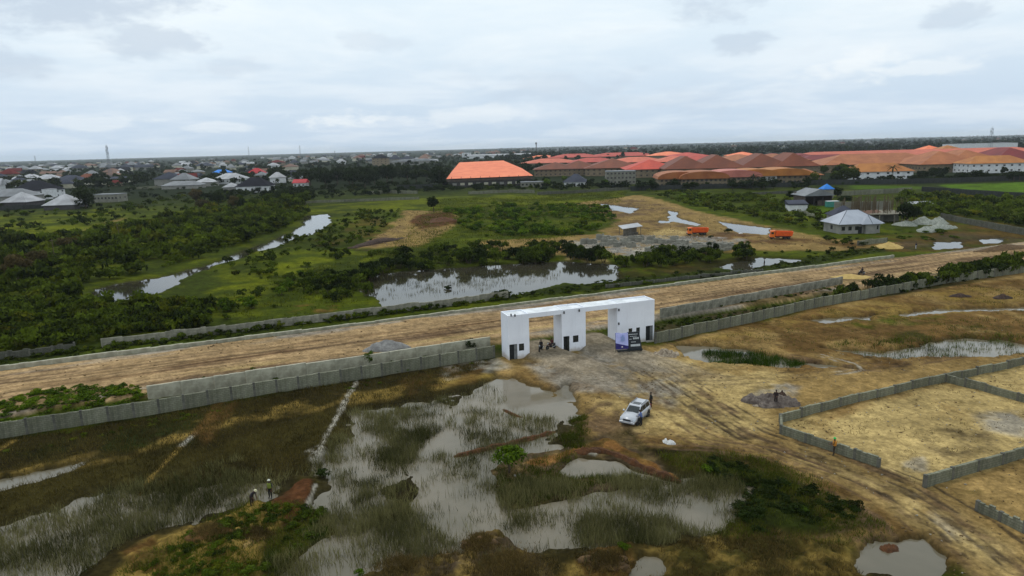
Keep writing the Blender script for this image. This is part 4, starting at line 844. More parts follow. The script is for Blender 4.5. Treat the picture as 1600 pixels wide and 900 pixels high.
    bmsh.polygons.foreach_set('material_index', zz[np.argmin(((fc[:, None, :] - ctr[None]) ** 2).sum(2), 1)].astype(np.int32)); bmsh.polygons.foreach_set('use_smooth', [True] * len(bmsh.polygons))
    body = link('person', bmsh, None, None, loc, rz); body.scale = (scale,) * 3; tag(body, label, 'person')
    h1 = Vector(pts['head1'][:3]); hd = (Vector(pts['head2'][:3]) - Vector(pts['head0'][:3])).normalized(); fwd = Vector((hd.z, 0, -hd.x))
    def ball(name, c, rx, ry, rz_, m_, zc=-9, n=10):
        bm = bmesh.new(); bmesh.ops.create_uvsphere(bm, u_segments=n, v_segments=max(5, n // 2), radius=1)
        if zc > -9: bmesh.ops.delete(bm, geom=[v for v in bm.verts if v.co.z < zc], context='VERTS')
        mm = bpy.data.meshes.new(name); bm.to_mesh(mm); bm.free(); mm.materials.append(m_)
        o = link(name, mm, None, body, c); o.scale = (rx, ry, rz_); o.rotation_euler[1] = bend; mm.polygons.foreach_set('use_smooth', [True] * len(mm.polygons)); return o
    ball('nose', h1 + fwd * .098 - hd * .015, .02, .014, .022, SKIN, n=6)
    for y in (.035, -.035): ball('eye', h1 + fwd * .088 + Vector((0, y, 0)) + hd * .015, .012, .014, .01, EYE, n=6); ball('ear', h1 + Vector((0, y * 2.75, 0)), .02, .012, .03, SKIN, n=6)
    if hat:
        hm = mat('hat_%d_%d_%d' % hat, lin(hat), None, .5, 6); o = ball('hard_hat', h1 + hd * .02, .132, .118, .125, hm, -.05, 12)
        MB().tube(h1 + hd * .02, h1 + hd * .035, .145, n=14).build('hat_brim', hm, o).matrix_parent_inverse = Matrix()
        br = o.children[0]; br.parent = body
    else: ball('hair', h1 + hd * .025, .108, .103, .10, HAIR, -.2, 12)
    if vest:
        vm = mat('vest_%d_%d_%d' % vest, lin(vest), None, .8, 6); mb = MB(); rings = []
        for z, a, b_ in ((1.0, .17, .215), (1.2, .185, .225), (1.38, .175, .225), (1.47, .11, .15)):
            rings.append([tor((a * math.cos(t), b_ * math.sin(t), z, 0))[:3] for t in [2 * math.pi * i / 14 for i in range(14)]])
        mb.loft(rings, caps=False); mb.build('vest', vm, body)
    return body
def stand(px, py): p = S(px, py); return (p[0], p[1], p[2])
person(stand(1002, 665), rad(150), 'person in blue shirt and dark trousers leaning at the driver side of the parked car', (92, 110, 160), (34, 36, 44), 'lean')
person(stand(1017, 636), rad(200), 'person in dark clothes standing behind the parked car', (44, 48, 46), (40, 42, 40))
person(stand(1303, 711), rad(150), 'worker with a bright green head load and orange vest by the curving plot wall', (120, 84, 40), (58, 46, 34), 'work', (40, 190, 90), (196, 130, 44))
person(stand(1212, 632), rad(230), 'person in dark clothes standing at the grey gravel heap', (50, 40, 40), (44, 36, 36), 'work')
person(stand(423, 778), rad(250), 'worker in dark clothes, yellow reflective vest and white hard hat beside the red earth', (40, 44, 40), (26, 28, 28), 'stand', (214, 214, 196), (120, 130, 50))
person(stand(394, 790), rad(-20), 'worker bending over in the grass with a cream hard hat, left of the red earth', (52, 46, 52), (60, 46, 34), 'bend', (212, 204, 164))
person(stand(1431, 389), rad(200), 'person in dark top and white lower clothes walking beside the far kerb', (48, 52, 66), (200, 200, 206), 'walk')
person(stand(1194, 417), rad(180), 'person in black standing on the strip beyond the far kerb', (30, 32, 34), (26, 26, 28))
for px, py, rz, lab, plab, c, sc in ((1346, 429, 200, 'dark motorcycle carrying a rider along the dirt road', 'rider in black on the motorcycle on the dirt road', (20, 20, 22), (36, 36, 42)),
                       (845, 548, 250, 'dark motorcycle ridden through the left gate opening', 'rider in dark clothes in the left gate opening', (22, 22, 24), (34, 32, 36)),
                       (861, 545, 215, 'reddish motorcycle beside the middle gate tower', 'rider in dark red top beside the middle gate tower', (84, 26, 30), (84, 34, 40))):
    q = stand(px, py); b_ = motorbike(q, rad(rz), lab, c); person((q[0] - .2 * math.cos(rad(rz)), q[1] - .2 * math.sin(rad(rz)), q[2] + .02), rad(rz), plab, sc, (36, 38, 44), 'sit')
# ------------------------------------------------------------------ buildings
RC = dict(orange=((236, 132, 88), (220, 112, 72)), red=((204, 80, 58), (178, 66, 50)), salmon=((214, 112, 82), (190, 94, 68)), tan=((172, 106, 62), (148, 86, 50)), brown=((128, 66, 38), (108, 54, 30)), crimson=((134, 46, 44), (112, 40, 38)), gold=((186, 122, 60), (162, 100, 48)), pink=((204, 128, 112), (184, 110, 96)),
          pale=((176, 176, 178), (142, 142, 144)), grey=((126, 128, 130), (104, 106, 108)), slate=((76, 78, 88), (62, 64, 72)), black=((46, 46, 52), (38, 38, 42)), maroon=((104, 44, 40), (88, 38, 36)), blue=((50, 130, 214), (42, 114, 196)), redbright=((176, 40, 48), (150, 34, 40)), rust=((120, 88, 70), (100, 74, 60)), steel=((166, 170, 178), (148, 152, 160)))
def roof_mat(k): d = .85 if k in ('red', 'salmon', 'tan', 'gold', 'pink', 'brown', 'crimson') else 1.0; return mat('roof_' + k, tuple(v * d for v in lin(RC[k][0])), tuple(v * d for v in lin(RC[k][1])), .92 if k in ('black', 'slate', 'maroon') else .6, .12, .15, spec=.03 if k in ('black', 'slate', 'maroon') else .18, rand=.1)
WC = dict(cream=((206, 200, 178), (184, 178, 156)), white=((222, 222, 222), (200, 200, 200)), grey=((150, 148, 140), (128, 126, 120)), tan=((140, 124, 100), (118, 104, 84)), yellow=((206, 198, 140), (186, 178, 124)), dark=((80, 76, 76), (64, 60, 60)), block=((132, 130, 118), (112, 110, 98)), brown=((92, 80, 72), (74, 64, 58)))
def wall_mat(k): return mat('wall_' + k, lin(WC[k][0]), lin(WC[k][1]), .85, .5, .1, rand=.06)
def roof_mesh(kind, w, d, rh, ov, th=.12, rf=.5):
    """returns MB with the roof standing on z=0; w along x, d along y (front at -d/2)"""
    mb = MB(); x, y = w / 2 + ov, d / 2 + ov; e = [(-x, -y, 0), (x, -y, 0), (x, y, 0), (-x, y, 0)]
    if kind == 'hip':
        r = max(w / 2 - min(w, d) * rf, .01); a, b = (-r, 0, rh), (r, 0, rh)
        mb.face([e[0], e[1], b, a]); mb.face([e[1], e[2], b]); mb.face([e[2], e[3], a, b]); mb.face([e[3], e[0], a])
    elif kind == 'hipd':                       # ridge runs away from the front, hip end faces the front
        r = max(d / 2 - min(w, d) * rf, .01); a, b = (0, -r, rh), (0, r, rh)
        mb.face([e[0], e[1], a]); mb.face([e[1], e[2], b, a]); mb.face([e[2], e[3], b]); mb.face([e[3], e[0], a, b])
    elif kind == 'pyr':
        a = (0, 0, rh); [mb.face([e[i], e[(i + 1) % 4], a]) for i in range(4)]
    elif kind == 'gable':
        a, b = (-x, 0, rh), (x, 0, rh); mb.face([e[0], e[1], b, a]); mb.face([e[2], e[3], a, b]); mb.face([e[1], e[2], b]); mb.face([e[3], e[0], a])
    elif kind == 'gabled':
        a, b = (0, -y, rh), (0, y, rh); mb.face([e[1], e[2], b, a]); mb.face([e[3], e[0], a, b]); mb.face([e[0], e[1], a]); mb.face([e[2], e[3], b])
    elif kind == 'mono':
        t = [(-x, -y, rh * .2), (x, -y, rh * .2), (x, y, rh), (-x, y, rh)]; mb.face(t); [mb.face([e[i], e[(i + 1) % 4], t[(i + 1) % 4], t[i]]) for i in range(4)]
    elif kind == 'arch':                       # barrel vault, curved end faces the front
        N = 10; prev = None; pts = [(-x * math.cos(math.pi * i / N), rh * math.sin(math.pi * i / N) ** .8) for i in range(N + 1)]
        for i in range(N):
            (x0, z0), (x1, z1) = pts[i], pts[i + 1]; mb.face([(x0, -y, z0), (x1, -y, z1), (x1, y, z1), (x0, y, z0)][::-1])
        mb.face([(a, -y, b) for a, b in pts][::-1]); mb.face([(a, y, b) for a, b in pts])
    mb.box(-x, x, -y, y, -th, -.004); return mb
def house(name, label, px, py, w, d, h, kind, rh, rk, wk, rz=0.0, win=0, ov=.6, group=None, storeys=1, at=None, cat='building', rf=.5, door=False, fascia=None, sink=1.0):
    p = G(px, py) if at is None else at; rz = rad(rz)
    c = np.array([p[0] - math.sin(rz) * d / 2 * 1, p[1] + math.cos(rz) * d / 2]) if at is None else np.array(p[:2])
    z = .4
    root = empty(name, (c[0], c[1], z), rz, label, cat, group)
    MB().box(-w / 2, w / 2, -d / 2, d / 2, -sink, h - .13).build('wall', wall_mat(wk), root)
    if kind: roof_mesh(kind, w, d, rh, ov, rf=rf).build('roof', roof_mat(rk), root, (0, 0, h))
    else: MB().box(-w / 2 - .1, w / 2 + .1, -d / 2 - .1, d / 2 + .1, h - .126, h + .35).build('roof', roof_mat(rk), root)
    if win:
        sh = h / storeys; ww = min(1.6, w / win * .5); me = MB().box(-ww / 2, ww / 2, -.05, .02, -.62, .62).mesh('window', [BLACK]); me2 = me.copy(); me2.materials[0] = wall_mat('dark'); mp = MB().box(-ww / 2 + .1, ww / 2 - .1, -.075, -.052, -.52, .52).mesh('pane', [GLASS])
        for s_ in range(storeys):
            for i in range(win):
                if door and s_ == 0 and i == win // 2: continue
                wo = link('window', me if win < 8 else me2, None, root, (-w / 2 + w * (i + .5) / win, -d / 2 - .01, sh * (s_ + .55)));
                if win <= 6: link('pane', mp, None, wo)
        n2 = max(1, int(d / 5))
        for sd in (-1, 1):
            for s_ in range(storeys):
                for i in range(n2): wo = link('window', me, None, root, (sd * (w / 2 + .01), -d / 2 + d * (i + .5) / n2, sh * (s_ + .55)), sd * math.pi / 2)
    if door: MB().box(-.6, .6, -d / 2 - .06, -d / 2 + .02, -.1, 2.2).build('door', DARKIN, root)
    return root
def W(px, py, wpx): return wpx / ppm(G(px, py))          # metres for a width given on the sheet
# --- the near houses on the right
gh = house('grey_roofed_house', 'grey house under a faceted steel roof, right of the orange trucks', 1343, 367, 13.2, 9.5, 3.2, 'hip', 3.9, 'steel', 'grey', 5, 6, .9, cat='house', door=True)
mb = roof_mesh('pyr', 6, 5, 2.6, .4); mb.build('roof', roof_mat('steel'), gh, (3.0, -3.6, 3.12)); box('porch_wall', wall_mat('grey'), gh, 1.2, 4.8, -5.9, -4.76, -1, 3.0)
RIDGE = mat('ridge_cap', lin((84, 88, 94)), None, .6, 2)
for s_ in (-1, 1): MB().tube((s_ * 7.4, -5.55, 3.25), (s_ * 1.85, 0, 7.1), .09, n=5).build('ridge_cap', RIDGE, gh)
MB().tube((-1.85, 0, 7.1), (1.85, 0, 7.1), .09, n=5).build('ridge_cap', RIDGE, gh); MB().tube((3.0, -6.4, 3.2), (3.0, -3.6, 5.75), .08, n=5).build('ridge_cap', RIDGE, gh)
house('slate_roofed_house', 'house with dark slate coloured roof behind the grey roofed house', 1322, 352, 8.5, 8, 3.0, 'hip', 3.2, 'slate', 'grey', -8, 0, .6, cat='house')
house('small_annex', 'small rust roofed annex behind the right end of the grey roofed house', 1368, 350, 9, 6, 2.6, 'gable', 1.6, 'rust', 'grey', 30, 0, .4, cat='annex')
shed = empty('open_shed', (*G(1279, 323)[:2], .4), rad(4), 'open-sided brown shed under a wide weathered gable roof', 'shed')
roof_mesh('gabled', 13, 12, 2.9, .6).build('roof', roof_mat('grey'), shed, (0, 6, 4.6)); box('back_wall', wall_mat('brown'), shed, -6, 6, 11, 11.5, -1, 5.6); box('side_wall', wall_mat('brown'), shed, -6.4, -6.0, .5, 11, -1, 4.4); box('side_wall', wall_mat('brown'), shed, 6.0, 6.4, .5, 11, -1, 4.4)
for x in (-6, -2, 2, 6): box('post', wall_mat('dark'), shed, x - .15, x + .15, .3, .6, -1, 4.45)
box('stored_boards', wall_mat('brown'), shed, 0, 5, .8, 2, 0, 2.2)
house('small_store', 'small pale store with a dark flat roof left of the open shed', 1247, 331, 7.5, 5, 2.6, 'mono', 1.6, 'slate', 'white', -4, 0, .3, cat='store')
house('blue_roofed_hut', 'bright blue roofed hut behind the open shed', 1294, 311, 5, 5, 4.6, 'pyr', 2.6, 'blue', 'grey', 0, 0, .4, cat='hut')
TEAL = mat('container_teal', lin((70, 140, 128)), lin((60, 124, 112)), .6, 1.5)
ct = empty('container', (*G(1302, 325)[:2], .4), rad(6), 'teal green container beside the open shed', 'container'); MB().box(-2.6, 2.6, 0, 2.4, 0, 2.5).build('body', TEAL, ct); MB().box(-2.62, 2.62, -.05, 2.45, 2.51, 2.62).build('roof', wall_mat('white'), ct)
for i in range(12): MB().box(-2.5 + i * .44, -2.3 + i * .44, -.04, -.004, .1, 2.4).build('rib', TEAL, ct)
# unfinished concrete building with timber props
ub = empty('unfinished_building', (*G(1374, 351)[:2], .4), rad(-6), 'unfinished concrete building with a forest of timber props on its slab', 'building')
CB = mat('raw_concrete', lin((140, 134, 118)), lin((112, 106, 92)), .95, .6, .2); TIM = mat('timber', lin((104, 92, 70)), lin((80, 68, 50)), .9, 2)
MB().box(-10, 10, 0, 16, 3.0, 3.3).build('floor_slab', CB, ub); MB().box(-10, 10, 15.8, 16.1, 3.3, 6.4).build('back_wall', wall_mat('block'), ub); MB().box(-10, -9.7, 2, 15.8, -1, 3.0).build('side_wall', wall_mat('block'), ub); MB().box(-3, 9, 6, 6.3, -1, 3.0).build('inner_wall', wall_mat('block'), ub)
cm = MB().box(-.15, .15, -.15, .15, -1, 2.998).mesh('column', [CB]); pm = MB().tube((0, 0, 0), (0, 0, 4.4), .13, n=5).mesh('timber_prop', [TIM])
for x in (-9.5, -5, 0, 5, 9.5):
    for y in (.4, 5, 10): link('column', cm, None, ub, (x, y, 0))
for i in range(70): o = link('timber_prop', pm, None, ub, (random.uniform(-9.5, 9.6), random.uniform(1, 15), 3.31)); o.rotation_euler = (random.uniform(-.07, .07), random.uniform(-.07, .07), 0); o.scale[2] = random.uniform(.85, 1.35)
house('white_roofed_shack', 'low shack with bright white sheet roof right of the unfinished building', 1443, 330, 8, 6, 2.2, 'gable', 1.2, 'pale', 'grey', 8, 0, .5, cat='shack')
# shelter on the site
p = S(988, 368); sr = empty('site_shelter', (p[0], p[1], p[2]), rad(14), 'small site shelter with a white sloping sheet roof beside the rubble', 'shelter')
WB = mat('weathered_boards', lin((110, 106, 98)), lin((84, 80, 74)), .9, 3)
mb = MB(); mb.hexa([(-3.6, -.5, 2.3), (3.4, -.5, 2.9), (3.6, 4.0, 3.5), (-3.4, 4.0, 2.9)], [(-3.6, -.5, 2.42), (3.4, -.5, 3.02), (3.6, 4.0, 3.62), (-3.4, 4.0, 3.02)]); mb.build('roof', roof_mat('pale'), sr)
for x in (-3.1, -1.6, -.1, 1.4, 3.0): box('post', WB, sr, x - .07, x + .07, 0, .14, -.3, 2.35 + .085 * (x + 3.2)); box('post', WB, sr, x - .07, x + .07, 3.4, 3.54, -.3, 2.8 + .085 * (x + 3.2))
for i in range(7): box('board', WB, sr, -3.05 + i * .42, -2.66 + i * .42, .15, .19, -.2, 2.25)
for i in range(6): box('board', WB, sr, .3 + i * .45, .72 + i * .45, 3.36, 3.39, -.2, 2.7)
for i in range(5): box('crate', WB, sr, 0 + i * .5, .42 + i * .5, .6, 1.2, -.1, .9)

# --- the orange hall and the orange-roofed estate
hall = empty('market_hall', (*G(766, 293)[:2], .4), rad(2.5), 'large bright orange roofed hall standing alone left of the estate', 'hall')
wpx = W(766, 296, 142); hw_ = wpx / 2
MB().box(-hw_ + 2, hw_ - 2, 1.5, 150, -1, 6).build('wall', wall_mat('dark'), hall)
mb = MB(); e0 = [(-hw_, 0, 6.9), (hw_, 0, 7.6), (hw_ + 2, 170, 8.2), (-hw_ - 2, 170, 7.2)]; rl, rr2 = (-hw_ * .78, 118, 16.6), (hw_ * .45, 120, 17.2)
mb.face([e0[0], e0[1], rr2, rl]); mb.face([e0[1], e0[2], rr2]); mb.face([e0[2], e0[3], rl, rr2]); mb.face([e0[3], e0[0], rl]); rf_ = mb.build('roof', roof_mat('orange'), hall)
MB().hexa([(-hw_ + .2, -.12, 4.6), (hw_ - .2, -.12, 5.2), (hw_ - .2, .2, 5.2), (-hw_ + .2, .2, 4.6)], [(-hw_ + .2, -.12, 6.1), (hw_ - .2, -.12, 6.8), (hw_ - .2, .2, 6.8), (-hw_ + .2, .2, 6.1)]).build('fascia', wall_mat('brown'), hall)
for i in range(9): x = -hw_ + 4 + i * (wpx - 8) / 8; MB().tube((x, -.4, 4), (x, -.4, 8.3), .16, n=5).build('mast_post', wall_mat('dark'), hall)
for i in range(10): x = -hw_ + 6 + i * (wpx - 12) / 9; MB().box(x - 1.6, x + 1.6, 1.38, 1.495, 1.8, 3.6).build('window', wall_mat('cream' if i % 3 else 'grey'), hall)
for k, (a, b_, z) in enumerate(((118, 170, 14), (125, 190, 15))):
    pass
GRP = 'orange roofed estate buildings'
ORD = ['first', 'second', 'third', 'fourth', 'fifth', 'sixth', 'seventh', 'eighth', 'ninth', 'tenth', 'eleventh', 'twelfth']
def row(lst, rowname, name='estate_building'):
    for i, (px, py, wp, d, h, kind, rh, rk, wk, rz, win, st2) in enumerate(lst):
        house(name, '%s roofed estate building, %s from left in the %s' % (dict(salmon='salmon', tan='tan', gold='golden', brown='brown', red='red', crimson='crimson', orange='orange', pink='pink')[rk], ORD[i], rowname), px, py, W(px, py, wp), d, h * .85, kind, rh, rk, 'tan' if wk == 'cream' else wk, rz, win, 1.6, GRP, st2, rf=.45)
row([(1062, 293, 62, 26, 6.5, 'arch', 4.6, 'tan', 'cream', -5, 9, 2), (1100, 293, 70, 28, 6.5, 'arch', 4.8, 'tan', 'cream', -5, 10, 2), (1150, 291, 72, 28, 6.8, 'arch', 4.6, 'pink', 'cream', -5, 10, 2), (1182, 290, 60, 28, 7.0, 'arch', 4.6, 'gold', 'white', -5, 8, 2), (1229, 288, 66, 30, 6.6, 'arch', 4.8, 'gold', 'cream', -5, 8, 2), (1262, 286, 40, 20, 6.0, 'hip', 4, 'tan', 'cream', -5, 5, 2)], 'front row nearest the dark wall')
row([(868, 276, 66, 40, 8.0, 'hipd', 6.5, 'brown', 'tan', -4, 9, 2), (905, 275, 72, 40, 8.0, 'hipd', 7.5, 'brown', 'tan', -4, 9, 2), (960, 275, 90, 50, 8.5, 'hipd', 8.5, 'brown', 'tan', -4, 10, 2), (1020, 278, 80, 50, 8.5, 'hipd', 8, 'red', 'tan', -4, 9, 2), (1075, 280, 70, 60, 9.5, 'hipd', 10, 'brown', 'cream', -6, 0, 1), (1125, 279, 76, 60, 9.5, 'hipd', 10.5, 'brown', 'cream', -6, 0, 1), (1197, 277, 76, 60, 9.5, 'hipd', 10.5, 'brown', 'cream', -6, 0, 1), (1246, 276, 62, 60, 9.5, 'hipd', 10.5, 'brown', 'cream', -6, 0, 1)], 'second row of hipped roofs')
row([(860, 262, 90, 60, 7.3, 'hip', 5.5, 'salmon', 'tan', -3, 0, 1), (930, 261, 84, 60, 7.3, 'hip', 5.5, 'red', 'tan', -3, 0, 1), (1000, 262, 96, 60, 7.7, 'hip', 5.9, 'salmon', 'tan', -3, 0, 1), (1060, 262, 70, 60, 8.1, 'hip', 6.2, 'salmon', 'tan', -3, 0, 1), (1100, 262, 80, 70, 8.8, 'hip', 6.2, 'red', 'tan', -4, 0, 1), (1165, 262, 80, 70, 8.8, 'hip', 6.5, 'tan', 'tan', -4, 0, 1), (1222, 262, 84, 70, 8.8, 'hip', 6.5, 'tan', 'tan', -4, 0, 1)], 'third row')
row([(848, 253, 60, 60, 7.3, 'hip', 5.5, 'orange', 'tan', -3, 0, 1), (900, 252, 90, 80, 8.1, 'hip', 6.2, 'red', 'tan', -3, 0, 1), (975, 250, 110, 80, 8.1, 'hip', 6.2, 'red', 'tan', -3, 0, 1), (1050, 249, 70, 80, 8.1, 'hip', 6.2, 'orange', 'tan', -3, 0, 1), (1080, 251, 60, 70, 8.1, 'hip', 5.5, 'red', 'tan', -3, 0, 1), (1168, 251, 40, 60, 8.1, 'hip', 5.5, 'orange', 'tan', -3, 0, 1)], 'hindmost row above the trees')
row([(1218, 256, 56, 60, 7.3, 'hipd', 6.2, 'crimson', 'cream', -4, 0, 1), (1262, 257, 66, 60, 7.3, 'hipd', 6.2, 'crimson', 'cream', -4, 8, 2), (1308, 259, 110, 40, 7.3, 'hip', 5.5, 'crimson', 'cream', -4, 14, 2), (1400, 251, 300, 60, 7.3, 'hip', 6.2, 'salmon', 'cream', -4, 0, 1), (1560, 247, 160, 60, 7.3, 'hip', 6.2, 'salmon', 'cream', -4, 0, 1)], 'long red row behind the right trees')
row([(1385, 269, 190, 55, 8.0, 'hip', 8.5, 'tan', 'cream', -4, 18, 1), (1488, 270, 96, 55, 8.0, 'hipd', 10.0, 'tan', 'cream', -4, 9, 1), (1530, 267, 90, 60, 8.0, 'hipd', 10.0, 'tan', 'cream', -4, 8, 1), (1600, 265, 90, 60, 8.0, 'hipd', 11.0, 'crimson', 'cream', -4, 6, 1)], 'tan row at the right')
house('villa', 'golden roofed white villa with a palm in front', 1379, 281, W(1379, 281, 92), 22, 5.5, 'hip', 5.5, 'gold', 'white', -3, 6, 1.0, None, 2, cat='villa', rf=.4)
house('villa', 'golden roofed white villa with two gables at the right edge', 1562, 271, W(1562, 271, 90), 24, 7.5, 'hip', 5.5, 'gold', 'white', -5, 8, 1.0, None, 2, cat='villa', rf=.4)
house('pavilion', 'small orange pyramid roof poking above the right estate row', 1458, 243, W(1458, 243, 30), 25, 9, 'pyr', 6, 'orange', 'tan', 0, 0, cat='pavilion'); house('pavilion', 'small golden pyramid roof poking above the right estate row', 1487, 243, W(1487, 243, 34), 25, 9, 'pyr', 6, 'gold', 'tan', 0, 0, cat='pavilion')
house('white_gable_block', 'plain white rendered block below the tan roofs at right', 1464, 266, W(1464, 266, 15), 10, 8, None, 0, 'pale', 'white', -4, 0, cat='block')
house('long_pale_building', 'long pale flat roofed building beyond the estate near the mast', 1540, 236, W(1540, 236, 95), 40, 13, None, 0, 'pale', 'white', -3, 0, cat='building', storeys=3)
house('concrete_frame_building', 'three storey bare concrete building in front of the brown roofs', 970, 289, W(970, 289, 46), 14, 9.5, None, 0, 'grey', 'block', -5, 8, .4, None, 3)
house('blue_roofed_house', 'small white house with a steep dark blue roof', 898, 292, W(898, 292, 34), 13, 3.2, 'hip', 5.5, 'slate', 'white', -12, 3, .9, cat='house', door=True)
house('low_colonnade', 'low grey colonnade right of the orange hall', 832, 293, W(832, 293, 36), 8, 3.5, None, 0, 'grey', 'block', 2, 6, cat='colonnade')
# --- the town at the left
def town(px, py, wp, d, h, kind, rh, rk, wk, rz, win, label, st2=1, cat='house'): house('town_house', label, px, py, W(px, py, wp), d, h, kind, rh, rk, wk, rz, win, .8, None, st2, cat=cat, door=False)
town(93, 329, 46, 16, 2.8, 'hip', 6.0, 'pale', 'dark', 4, 0, 'low house with a large pale hipped roof beside the dark round tree')
town(23, 326, 40, 16, 3.6, 'pyr', 6.0, 'pale', 'dark', -3, 0, 'low house with a pale pyramid roof near the left edge')
town(10, 318, 70, 18, 4.5, 'hip', 5.0, 'grey', 'grey', 3, 0, 'grey hipped roof house at the very left edge')
town(44, 312, 58, 22, 6.2, 'hip', 7.5, 'black', 'white', -3, 5, 'large two storey white house under a black roof at left', 2)
town(72, 312, 10, 10, 7.0, None, 0, 'pale', 'white', -3, 0, 'narrow white stair block right of the large black roof', 1, 'block')
town(166, 317, 38, 12, 5.0, None, 0, 'grey', 'block', 0, 7, 'unfinished grey block house right of the dark round tree')
town(25, 290, 26, 14, 5.0, 'hip', 3.5, 'slate', 'yellow', 0, 3, 'yellow walled house behind the large black roof')
town(42, 286, 24, 16, 6, 'pyr', 5, 'pale', 'grey', 0, 0, 'house with pale pyramid roof behind the large black roof')
town(70, 288, 34, 18, 6, 'hip', 5, 'pale', 'cream', 0, 4, 'house with broad pale hipped roof behind the large black roof')
town(106, 294, 40, 18, 7.5, 'hip', 5, 'slate', 'cream', 4, 6, 'two storey cream house under a slate roof', 2)
town(133, 287, 30, 16, 5, 'hip', 6, 'brown', 'tan', 0, 3, 'brown roofed house right of the cream two storey house')
town(152, 287, 16, 12, 5, 'gable', 2, 'pale', 'cream', 0, 2, 'small cream house left of the mast')
town(186, 286, 26, 12, 4.5, 'gable', 2.5, 'slate', 'cream', 0, 4, 'long cream house below the mast')
town(92, 272, 26, 14, 5, 'gable', 4, 'pale', 'white', 0, 0, 'long white roof left of the mast, lower of two'); town(110, 268, 20, 14, 5, 'gable', 4, 'pale', 'white', 0, 0, 'long white roof left of the mast, upper of two')
town(282, 296, 58, 16, 3.2, 'hip', 3.6, 'grey', 'grey', 3, 0, 'long grey hipped roof below the bright blue roof')
town(288, 289, 22, 14, 4.5, 'pyr', 5.5, 'blue', 'dark', 0, 0, 'house with a bright blue pyramid roof')
town(318, 292, 28, 16, 4.0, 'hip', 4.0, 'pale', 'grey', 0, 0, 'pale roofed house just right of the bright blue roof')
town(356, 288, 46, 20, 5.0, 'hip', 5.5, 'pale', 'white', 0, 5, 'broad pale roofed white house above the black roof')
town(395, 302, 50, 18, 5.0, 'hip', 6.5, 'black', 'white', 3, 5, 'white house with a large black hipped roof at the edge of the thicket')
town(359, 299, 20, 10, 3, 'hip', 3.5, 'pale', 'grey', 0, 0, 'small pale roof left of the large black hipped roof')
town(399, 279, 24, 14, 6, 'hip', 6, 'redbright', 'tan', 0, 3, 'house with a red roof above the black hipped roof')
town(468, 294, 19, 10, 4.0, 'gable', 3, 'redbright', 'white', 0, 3, 'small house with a bright red roof among the trees')
town(262, 287, 30, 14, 5, 'hip', 5, 'slate', 'cream', 0, 4, 'cream house under a slate roof left of the bright blue roof')
town(345, 276, 26, 12, 5, 'hip', 4, 'blue', 'white', 0, 3, 'white house with dim blue roof behind the broad pale roof')
town(594, 262, 24, 20, 16, 'hip', 6, 'black', 'tan', 0, 4, 'tall block with a black roof rising above the dark trees', 4, 'block')
town(648, 258, 70, 30, 7, 'arch', 4, 'pale', 'grey', 0, 0, 'long grey vaulted roof beyond the dark trees')
town(729, 246, 14, 12, 14, None, 0, 'pale', 'white', 0, 3, 'pale square tower block behind the orange hall', 4, 'block')
town(780, 247, 100, 30, 8, 'gable', 3, 'pale', 'white', 0, 0, 'long white roof directly behind the orange hall')
# the rest of the town: small roofs further off
FARP = [('pale', 'white'), ('grey', 'cream'), ('grey', 'tan'), ('slate', 'cream'), ('slate', 'grey'), ('maroon', 'tan'), ('rust', 'tan'), ('grey', 'grey'), ('black', 'tan'), ('pale', 'tan'), ('rust', 'cream')]
protos = {}
def far_house(kind, k):
    rk, wk = FARP[k]
    if (kind, k) not in protos:
        a = MB().box(-6, 6, -5, 5, -1, 3.9).mesh('wall', [wall_mat(wk)]); b_ = roof_mesh(kind, 12, 10, 3.8, .7).mesh('roof', [roof_mat(rk)]); protos[(kind, k)] = (a, b_)
    return protos[(kind, k)]
NAMED = dict(pale='pale', grey='grey', slate='slate grey', maroon='dark red', rust='rust brown', black='black')
spots = []
tries = 0
while len(spots) < 250 and tries < 9000:
    tries += 1
    px = random.uniform(-20, 845) if random.random() < .88 else random.uniform(845, 1600); hz = 250 - 42 * px / 1600
    if px > 845: py = hz + random.uniform(6, 12)
    else: py = hz + random.choice((random.uniform(8, 22), random.uniform(8, 50)))
    if px > 470 and py > hz + 24: continue
    if px > 690 and py > hz + 14: continue
    if py > 300: continue
    p = G(px, py)
    if any((p[0] - q[0]) ** 2 + (p[1] - q[1]) ** 2 < 22 ** 2 for q in spots): continue
    spots.append(p)
for p in spots:
    kind = random.choice(('hip', 'hip', 'gable', 'pyr')); k = random.randrange(len(FARP)); a, b_ = far_house(kind, k); rk, wk = FARP[k]
    dist = math.hypot(p[0], p[1]); sc = random.uniform(.8, 1.5) * (1.25 if dist > 1200 else 1)
    r = empty('town_house', (p[0], p[1], .4), rad(random.uniform(-25, 25)), 'small distant house with a %s roof in the far town' % NAMED[rk] if p[0] < .03 * p[1] else 'small distant house with a %s roof beyond the estate' % NAMED[rk], 'house', 'small roofs of the far town, %s' % NAMED[rk] if p[0] < .03 * p[1] else 'small roofs beyond the estate, %s' % NAMED[rk])
    r.scale = (sc * random.uniform(.8, 1.6), sc, sc * random.uniform(.8, 1.25)); link('wall', a, None, r); link('roof', b_, None, r, (0, 0, 4))
